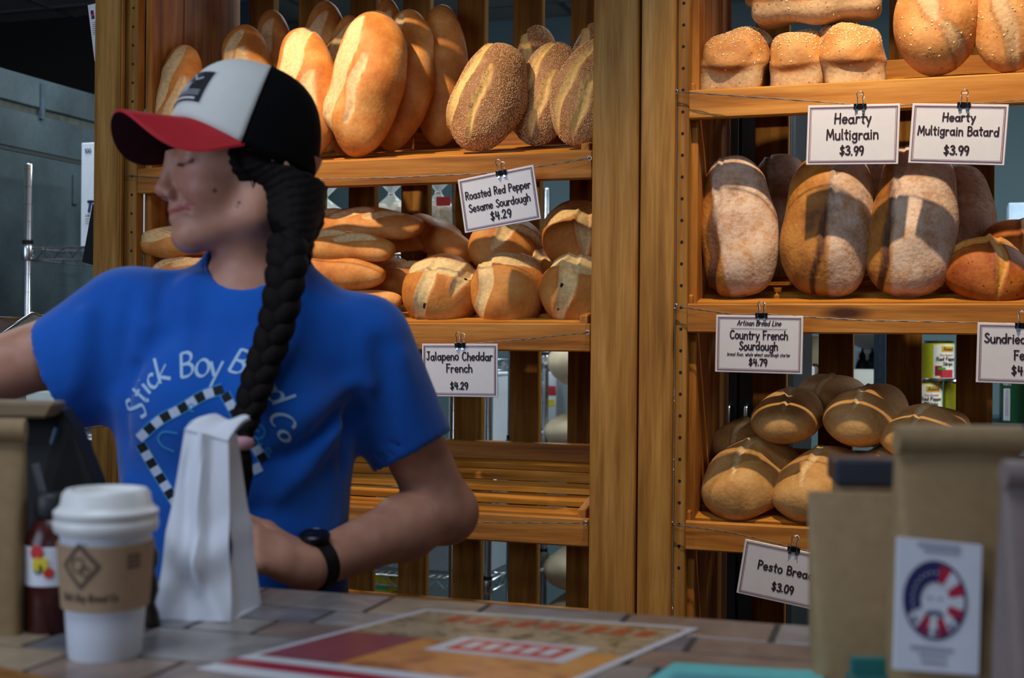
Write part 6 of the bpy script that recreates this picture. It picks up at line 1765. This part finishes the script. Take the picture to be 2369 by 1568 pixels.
# ------------------------------------------------------------------ kraft coffee bags
def coffee_bag(base, wv, dv, h, label, mat, roll=True, name='coffee_bag', splay=0.0, tin=None, fold_h=.02):
    """base: centre of the bottom; wv / dv half-width and half-depth vectors"""
    t = thing(name, base, label, 'bag', 'kraft paper bags on the counter')
    vs, fs = [], []; n, m = 32, 18
    for i in range(m):
        f = i / (m - 1); dd = 1 - .86 * max(0, (f - .25) / .75) ** 1.3; ww = 1 + splay * f + .02 * math.sin(3 * f)
        for k in range(n):
            a = 2 * math.pi * k / n; ca, sa = math.cos(a), math.sin(a); e = .34
            x = math.copysign(abs(ca) ** e, ca); y = math.copysign(abs(sa) ** e, sa)
            w = .012 * math.sin(4 * a + 6 * f + base.x * 7) * (1 - f * .6)
            vs.append(base + wv * (x * (ww + w)) + dv * (y * (dd + w * 2)) + Z * (h * f))
    for i in range(m - 1):
        for k in range(n): fs.append((i * n + k, i * n + (k + 1) % n, (i + 1) * n + (k + 1) % n, (i + 1) * n + k))
    fs += [tuple(reversed(range(n))), tuple((m - 1) * n + k for k in range(n))]
    MB().add(vs, fs).build('bag_body', mat, t, smooth=True)
    if roll:
        wn = wv.normalized(); c = base + Z * h; q = wv * (1 + splay)
        dn = dv.normalized()
        prof = [(.010 * math.cos(a * .5236), .0 + fold_h * .5 + fold_h * .62 * math.sin(a * .5236)) for a in range(12)]
        r1 = [c - q * 1.03 - dn * (.004) + dn * a + Z * (b - fold_h * .6) for (a, b) in prof]; r2 = [c + q * 1.03 - dn * .004 + dn * a + Z * (b - fold_h * .6) for (a, b) in prof]
        MB().add(r1 + r2, [tuple(reversed(range(12))), tuple(range(12, 24))] + [(k, (k + 1) % 12, (k + 1) % 12 + 12, k + 12) for k in range(12)]).build('rolled_top', mat, t, smooth=True)
    return t
def flat_base(px, py, Y): p = P(px, py, Y); return Vector((p.x, p.y, CT))
mpx = lambda Y: Y / F
# tall labelled bag
Yb = 1.00
kb = flat_base(2212, 1300, Yb); wv = Vector((.0475, .002, 0)); dv = Vector((-.001, .03, 0))
hb_ = P(2212, 1010, Yb).z - CT
tall = coffee_bag(kb, wv, dv, hb_, 'tall kraft coffee bag with a white oval-emblem label', KRAFT, fold_h=.018)
# its label, a white card with an oval emblem
yl_ = kb.y - .0335
def LP_(px, py): return P(px, py, yl_)
lab = MB(); nl = 8
tl, tr_, br, bl = LP_(2078, 1243), LP_(2272, 1262), LP_(2264, 1562), LP_(2068, 1548)
lab.hexa([bl, br, br + Vector((0, .004, 0)), bl + Vector((0, .004, 0)), tl, tr_, tr_ + Vector((0, .004, 0)), tl + Vector((0, .004, 0))])
lb = lab.build('label', WHITEP, tall)
NAVYM = plain('emblem_navy', (44, 40, 96), .5); CRIM = plain('emblem_red', (186, 30, 62), .5); EMW = plain('emblem_white', (222, 224, 230), .5)
la = (tr_ - tl).normalized(); lu = (tl - bl).normalized(); lo_ = (LP_(2162, 1388)) + Vector((0, -.0006, 0)); k_ = mpx(yl_)
def ring_patch(a0, a1, r0, r1, name, mat, off=0.0, n=20, sq=1.24):
    vs = []
    for i in range(n + 1):
        a = R(a0 + (a1 - a0) * i / n)
        for r in (r0, r1): vs.append(lo_ + la * (r * k_ * math.cos(a)) + lu * (r * k_ * sq * math.sin(a)) + Vector((0, -off, 0)))
    MB().add(vs, [(2 * i, 2 * i + 1, 2 * i + 3, 2 * i + 2) for i in range(n)]).build(name, mat, lb)
ring_patch(0, 360, 68, 74, 'emblem_rim', NAVYM, .0002, 48)
ring_patch(80, 205, 34, 68, 'emblem_star_field', NAVYM, .0002, 24)
for i, a0 in enumerate(range(-150, 80, 23)):
    ring_patch(a0, a0 + 23, 34, 68, 'emblem_stripe', CRIM if i % 2 else EMW, .0002, 6)
for i in range(9):
    a = R(88 + 14 * i)
    MB().lathe(lo_ + la * (52 * k_ * math.cos(a)) + lu * (52 * k_ * 1.24 * math.sin(a)) + Vector((0, -.0004, 0)), [(.0009, 0), (.0009, .0002)], 5, axis=(0, -1, 0)).build('emblem_star', EMW, lb)
for i in range(7):
    a = R(-150 + 18 * i + 10)
    MB().wbox(lo_ + la * (60 * k_ * math.cos(a)) + lu * (60 * k_ * 1.24 * math.sin(a)) + Vector((0, -.0005, 0)), la * .0013, lu * .0022, Vector((0, .0001, 0))).build('emblem_letter', NAVYM, lb)
mo = ([], [])
ribbon([(x * k_, y * k_) for (x, y) in cat([(-17, -34), (-8, -27), (0, -30), (8, -27), (17, -34)])], 4 * k_, None, mo)
for s in (-1, 1): ribbon([(s * 6 * k_, 4 * k_), (s * 17 * k_, 5 * k_)], 1.6 * k_, None, mo)
flat_mesh(mo, lo_ + Vector((0, -.0005, 0)), la, lu, 'emblem_face_marks', NAVYM, lb)
GREYL = plain('label_grey_print', (150, 152, 164), .6)
for (px, py, wpx, hp) in ((2172, 1262, 100, 4), (2178, 1276, 84, 3), (2155, 1500, 100, 4), (2158, 1516, 66, 3), (2160, 1532, 60, 3)):
    MB().wbox(LP_(px, py) + Vector((0, -.0006, 0)), la * (wpx * k_ / 2), lu * (hp * k_), Vector((0, .0001, 0))).build('printed_line', GREYL, lb)
# the open-topped bag to its left
Yb2 = 1.10
k2 = flat_base(1985, 1300, Yb2)
coffee_bag(k2, Vector((.037, -.006, 0)), Vector((.004, .026, 0)), P(1985, 1140, Yb2).z - CT, 'plain kraft bag standing left of the labelled coffee bag', KRAFT, roll=False, splay=.12)
# dark-lidded kraft box behind
Yb3 = 1.22
k3 = flat_base(2022, 1300, Yb3)
kb3 = thing('lidded_box', k3, 'kraft box with a dark lid behind the plain kraft bag', 'box')
zt3 = P(2000, 1102, Yb3).z
MB().wbox(Vector((k3.x, k3.y, (CT + zt3) / 2)), Vector((.036, -.004, 0)), Vector((.004, .03, 0)), Z * ((zt3 - CT) / 2)).build('box_body', KRAFT, kb3, bevel=.002)
MB().wbox(Vector((k3.x, k3.y, zt3 + .006)), Vector((.040, -.0044, 0)), Vector((.0044, .034, 0)), Z * .012).build('lid', plain('slate_lid', (46, 50, 60), .35), kb3, bevel=.003)
# grey-brown bag at the right edge
k4 = flat_base(2428, 1300, .93)
coffee_bag(k4, Vector((.034, .0, 0)), Vector((0, .026, 0)), P(2400, 1090, .93).z - CT, 'greyish kraft bag cut off by the right edge', plain('grey_kraft', (132, 116, 112), .6, var=.06), fold_h=.016)
# kraft bag at the left edge
k5 = Pz(-22, 1462, CT)
coffee_bag(k5, Vector((.030, .004, 0)), Vector((-.003, .022, 0)), P(0, 990, k5.y).z - CT, 'brown kraft bag cut off by the left edge', KRAFT, fold_h=.018)

# ------------------------------------------------------------------ black register stand, sauce bottle, flyers
rg = thing('register_display', Pz(100, 1440, CT), 'black register display with a tan top edge at left', 'register')
Yr = Pz(100, 1430, CT).y + .04
q = [P(20, 945, Yr + .02), P(138, 945, Yr + .02), P(168, 985, Yr + .02), P(222, 1120, Yr + .01), P(240, 1300, Yr), Pz(240, 1436, CT), Pz(20, 1436, CT)]
nq = len(q); m = MB(); th = Vector((.0, .035, 0))
m.add(q + [p + th for p in q], [tuple(range(nq)), tuple(reversed(range(nq, 2 * nq)))] + [(i, i + nq, (i + 1) % nq + nq, (i + 1) % nq) for i in range(nq)])
m.build('housing', BLACK, rg, bevel=.002)
c1, c2 = P(-80, 926, Yr - .012), P(130, 930, Yr - .012); c3, c4 = P(108, 968, Yr - .012), P(-80, 966, Yr - .012)
MB().hexa([c4, c3, c3 + th, c4 + th, c1, c2, c2 + th, c1 + th]).build('top_bar', plain('tan_bar', (128, 104, 72), .5), rg, bevel=.003)
MB().tube([P(132, 990, Yr + .012), P(70, 1190, Yr + .004)], .003, 8).build('blue_edge', plain('blue_plastic', (24, 50, 84), .4), rg, smooth=True)
# sauce bottle with a rooster-coloured label and a straw
sb = Pz(118, 1456, CT)
st = thing('sauce_bottle', sb, 'red sauce bottle with a white label behind the coffee cup', 'bottle')
MB().lathe(sb, [(.022, 0), (.024, .003), (.024, .085), (.018, .10), (.012, .108)], 28).build('bottle_body', plain('red_sauce', (70, 26, 24), .25), st, smooth=True)
MB().lathe(sb + Z * .045, [(.0243, 0), (.0247, .0005), (.0247, .036), (.0243, .0365)], 28).build('label', WHITEP, st, smooth=True)
for (a, z_, w_, h_, c_) in ((-4, .066, .008, .010, (220, 196, 40)), (-12, .077, .007, .004, (200, 40, 40)), (14, .058, .005, .005, (210, 50, 40)), (-8, .062, .005, .006, (40, 40, 20))):
    a = R(a); p = sb + Vector((.0252 * math.sin(a), -.0252 * math.cos(a), z_))
    MB().lathe(p, [(w_, 0), (w_ * .9, .0006)], 10, axis=(math.sin(a), -math.cos(a), 0)).build('label_print', plain('label_ink', c_, .5), st)
MB().lathe(sb + Z * .108, [(.015, 0), (.016, .003), (.016, .018), (.013, .022)], 24).build('cap', plain('dark_cap', (38, 40, 40), .5), st, smooth=True)
sw_ = thing('drinking_straw', sb, 'grey straw leaning behind the coffee cup', 'straw')
s0, s1 = P(128, 1252, sb.y + .03), P(82, 1075, sb.y + .03)
s00 = s0 + (s0 - s1) * ((s0.z - CT) / (s1.z - s0.z))
sw_.location = s00
MB().tube([s00, s1], .0038, 10).build('straw_tube', plain('grey_straw', (104, 108, 116), .4), sw_, smooth=True)
MB().tube([s1, s1 + (s1 - s0) * .01], .0041, 10).build('straw_tip', plain('pale_tip', (150, 154, 160), .4), sw_, smooth=True)
pe = thing('pepper_mill', Pz(343, 1446, CT), 'small dark mill between the coffee cup and the white bag', 'mill')
pc_ = Pz(343, 1446, CT)
MB().lathe(pc_, [(.011, 0), (.012, .003), (.010, .012), (.006, .022), (.010, .034), (.008, .046), (.006, .052), (.009, .060), (.0095, .070), (.006, .077)], 20).build('turned_body', plain('dark_wood', (34, 22, 18), .35), pe, smooth=True)
MB().lathe(pc_ + Z * .077, [(.003, 0), (.004, .003), (.002, .006)], 12).build('knob', STEEL, pe, smooth=True)

def sheet(quad, name, label, cat, mat, z=CT + .0012):
    t = thing(name, Pz(*quad[3], z), label, cat)
    q = [Pz(x, y, z) for (x, y) in quad]; dn = Vector((0, 0, -.0009))
    MB().hexa([q[3] + dn, q[2] + dn, q[1] + dn, q[0] + dn, q[3], q[2], q[1], q[0]]).build('sheet', mat, t)
    def at(a, b): return q[0].lerp(q[1], a).lerp(q[3].lerp(q[2], a), b)
    def patch(a0, b0, a1, b1, nm, m_, h=.0003): MB().quad(*[at(a, b) + Z * h for (a, b) in ((a0, b1), (a1, b1), (a1, b0), (a0, b0))]).build(nm, m_, t)
    return t, at, patch
FLW = plain('flyer_white', (206, 204, 206), .25, var=.02)
t, at, patch = sheet([(985, 1408), (1618, 1452), (1190, 1640), (455, 1545)], 'food_flyer', 'laminated orange food flyer lying on the counter', 'flyer', FLW)
def photo_mat(name, cols, scale):
    m, nt, b = new_mat(name); L = nt.links.new
    geo = N(nt, 'ShaderNodeNewGeometry'); n1 = N(nt, 'ShaderNodeTexNoise'); n1.inputs['Scale'].default_value = scale; n1.inputs['Detail'].default_value = 3; n1.inputs['Distortion'].default_value = 1.2
    L(geo.outputs['Position'], n1.inputs['Vector']); r = ramp(nt, cols); L(n1.outputs['Fac'], r.inputs[0]); L(r.outputs[0], b.inputs['Base Color']); b.inputs['Roughness'].default_value = .25
    return m
patch(.03, .03, .97, .42, 'printed_photo', photo_mat('bread_photo', [(.3, lin((52, 58, 36))), (.45, lin((150, 130, 96))), (.58, lin((176, 154, 122))), (.72, lin((120, 84, 50)))], 34))
patch(.03, .42, .97, .80, 'printed_photo', photo_mat('crust_photo', [(.3, lin((120, 70, 40))), (.5, lin((196, 124, 54))), (.7, lin((214, 150, 76)))], 18), .0003)
patch(.03, .42, .30, .80, 'printed_panel', plain('flyer_maroon', (140, 70, 66), .25), .0005)
patch(.40, .36, .86, .56, 'printed_panel', FLW, .0007)
patch(.45, .39, .81, .53, 'printed_panel', plain('flyer_red', (196, 66, 50), .25), .0009)
for i in range(5): patch(.48 + i * .065, .42, .52 + i * .065, .50, 'printed_letter', FLW, .0011)
for i in range(9): patch(.18 + i * .085, .08 + .01 * (i % 3), .235 + i * .085, .18, 'printed_letter', plain('flyer_brick', (176, 74, 46), .25), .0006)
patch(.0, .86, 1, .93, 'printed_band', plain('flyer_dark_red', (160, 40, 44), .25), .0004)
FT = plain('teal_sheet', (96, 198, 196), .5)
sheet([(1560, 1532), (1905, 1552), (1905, 1640), (1440, 1610)], 'teal_leaflet', 'pale teal leaflet at the bottom of the counter', 'leaflet', FT)[2](.1, .3, .8, .5, 'printed_line', plain('teal_print', (70, 160, 170), .5))
tb = thing('card_holder', flat_base(2030, 1300, 1.02), 'dark teal card holder between the kraft bags', 'holder')
c = flat_base(2030, 1300, 1.02)
MB().wbox(Vector((c.x, c.y, CT + .010)), Vector((.022, 0, 0)), Vector((0, .012, 0)), Z * .010).build('holder_base', plain('dark_teal', (20, 84, 84), .4), tb, bevel=.003)
MB().wbox(Vector((c.x, c.y + .002, CT + .024)), Vector((.020, 0, 0)), Vector((0, .004, 0)), Z * .008).build('cards', plain('deep_teal', (24, 104, 100), .5), tb, bevel=.001)
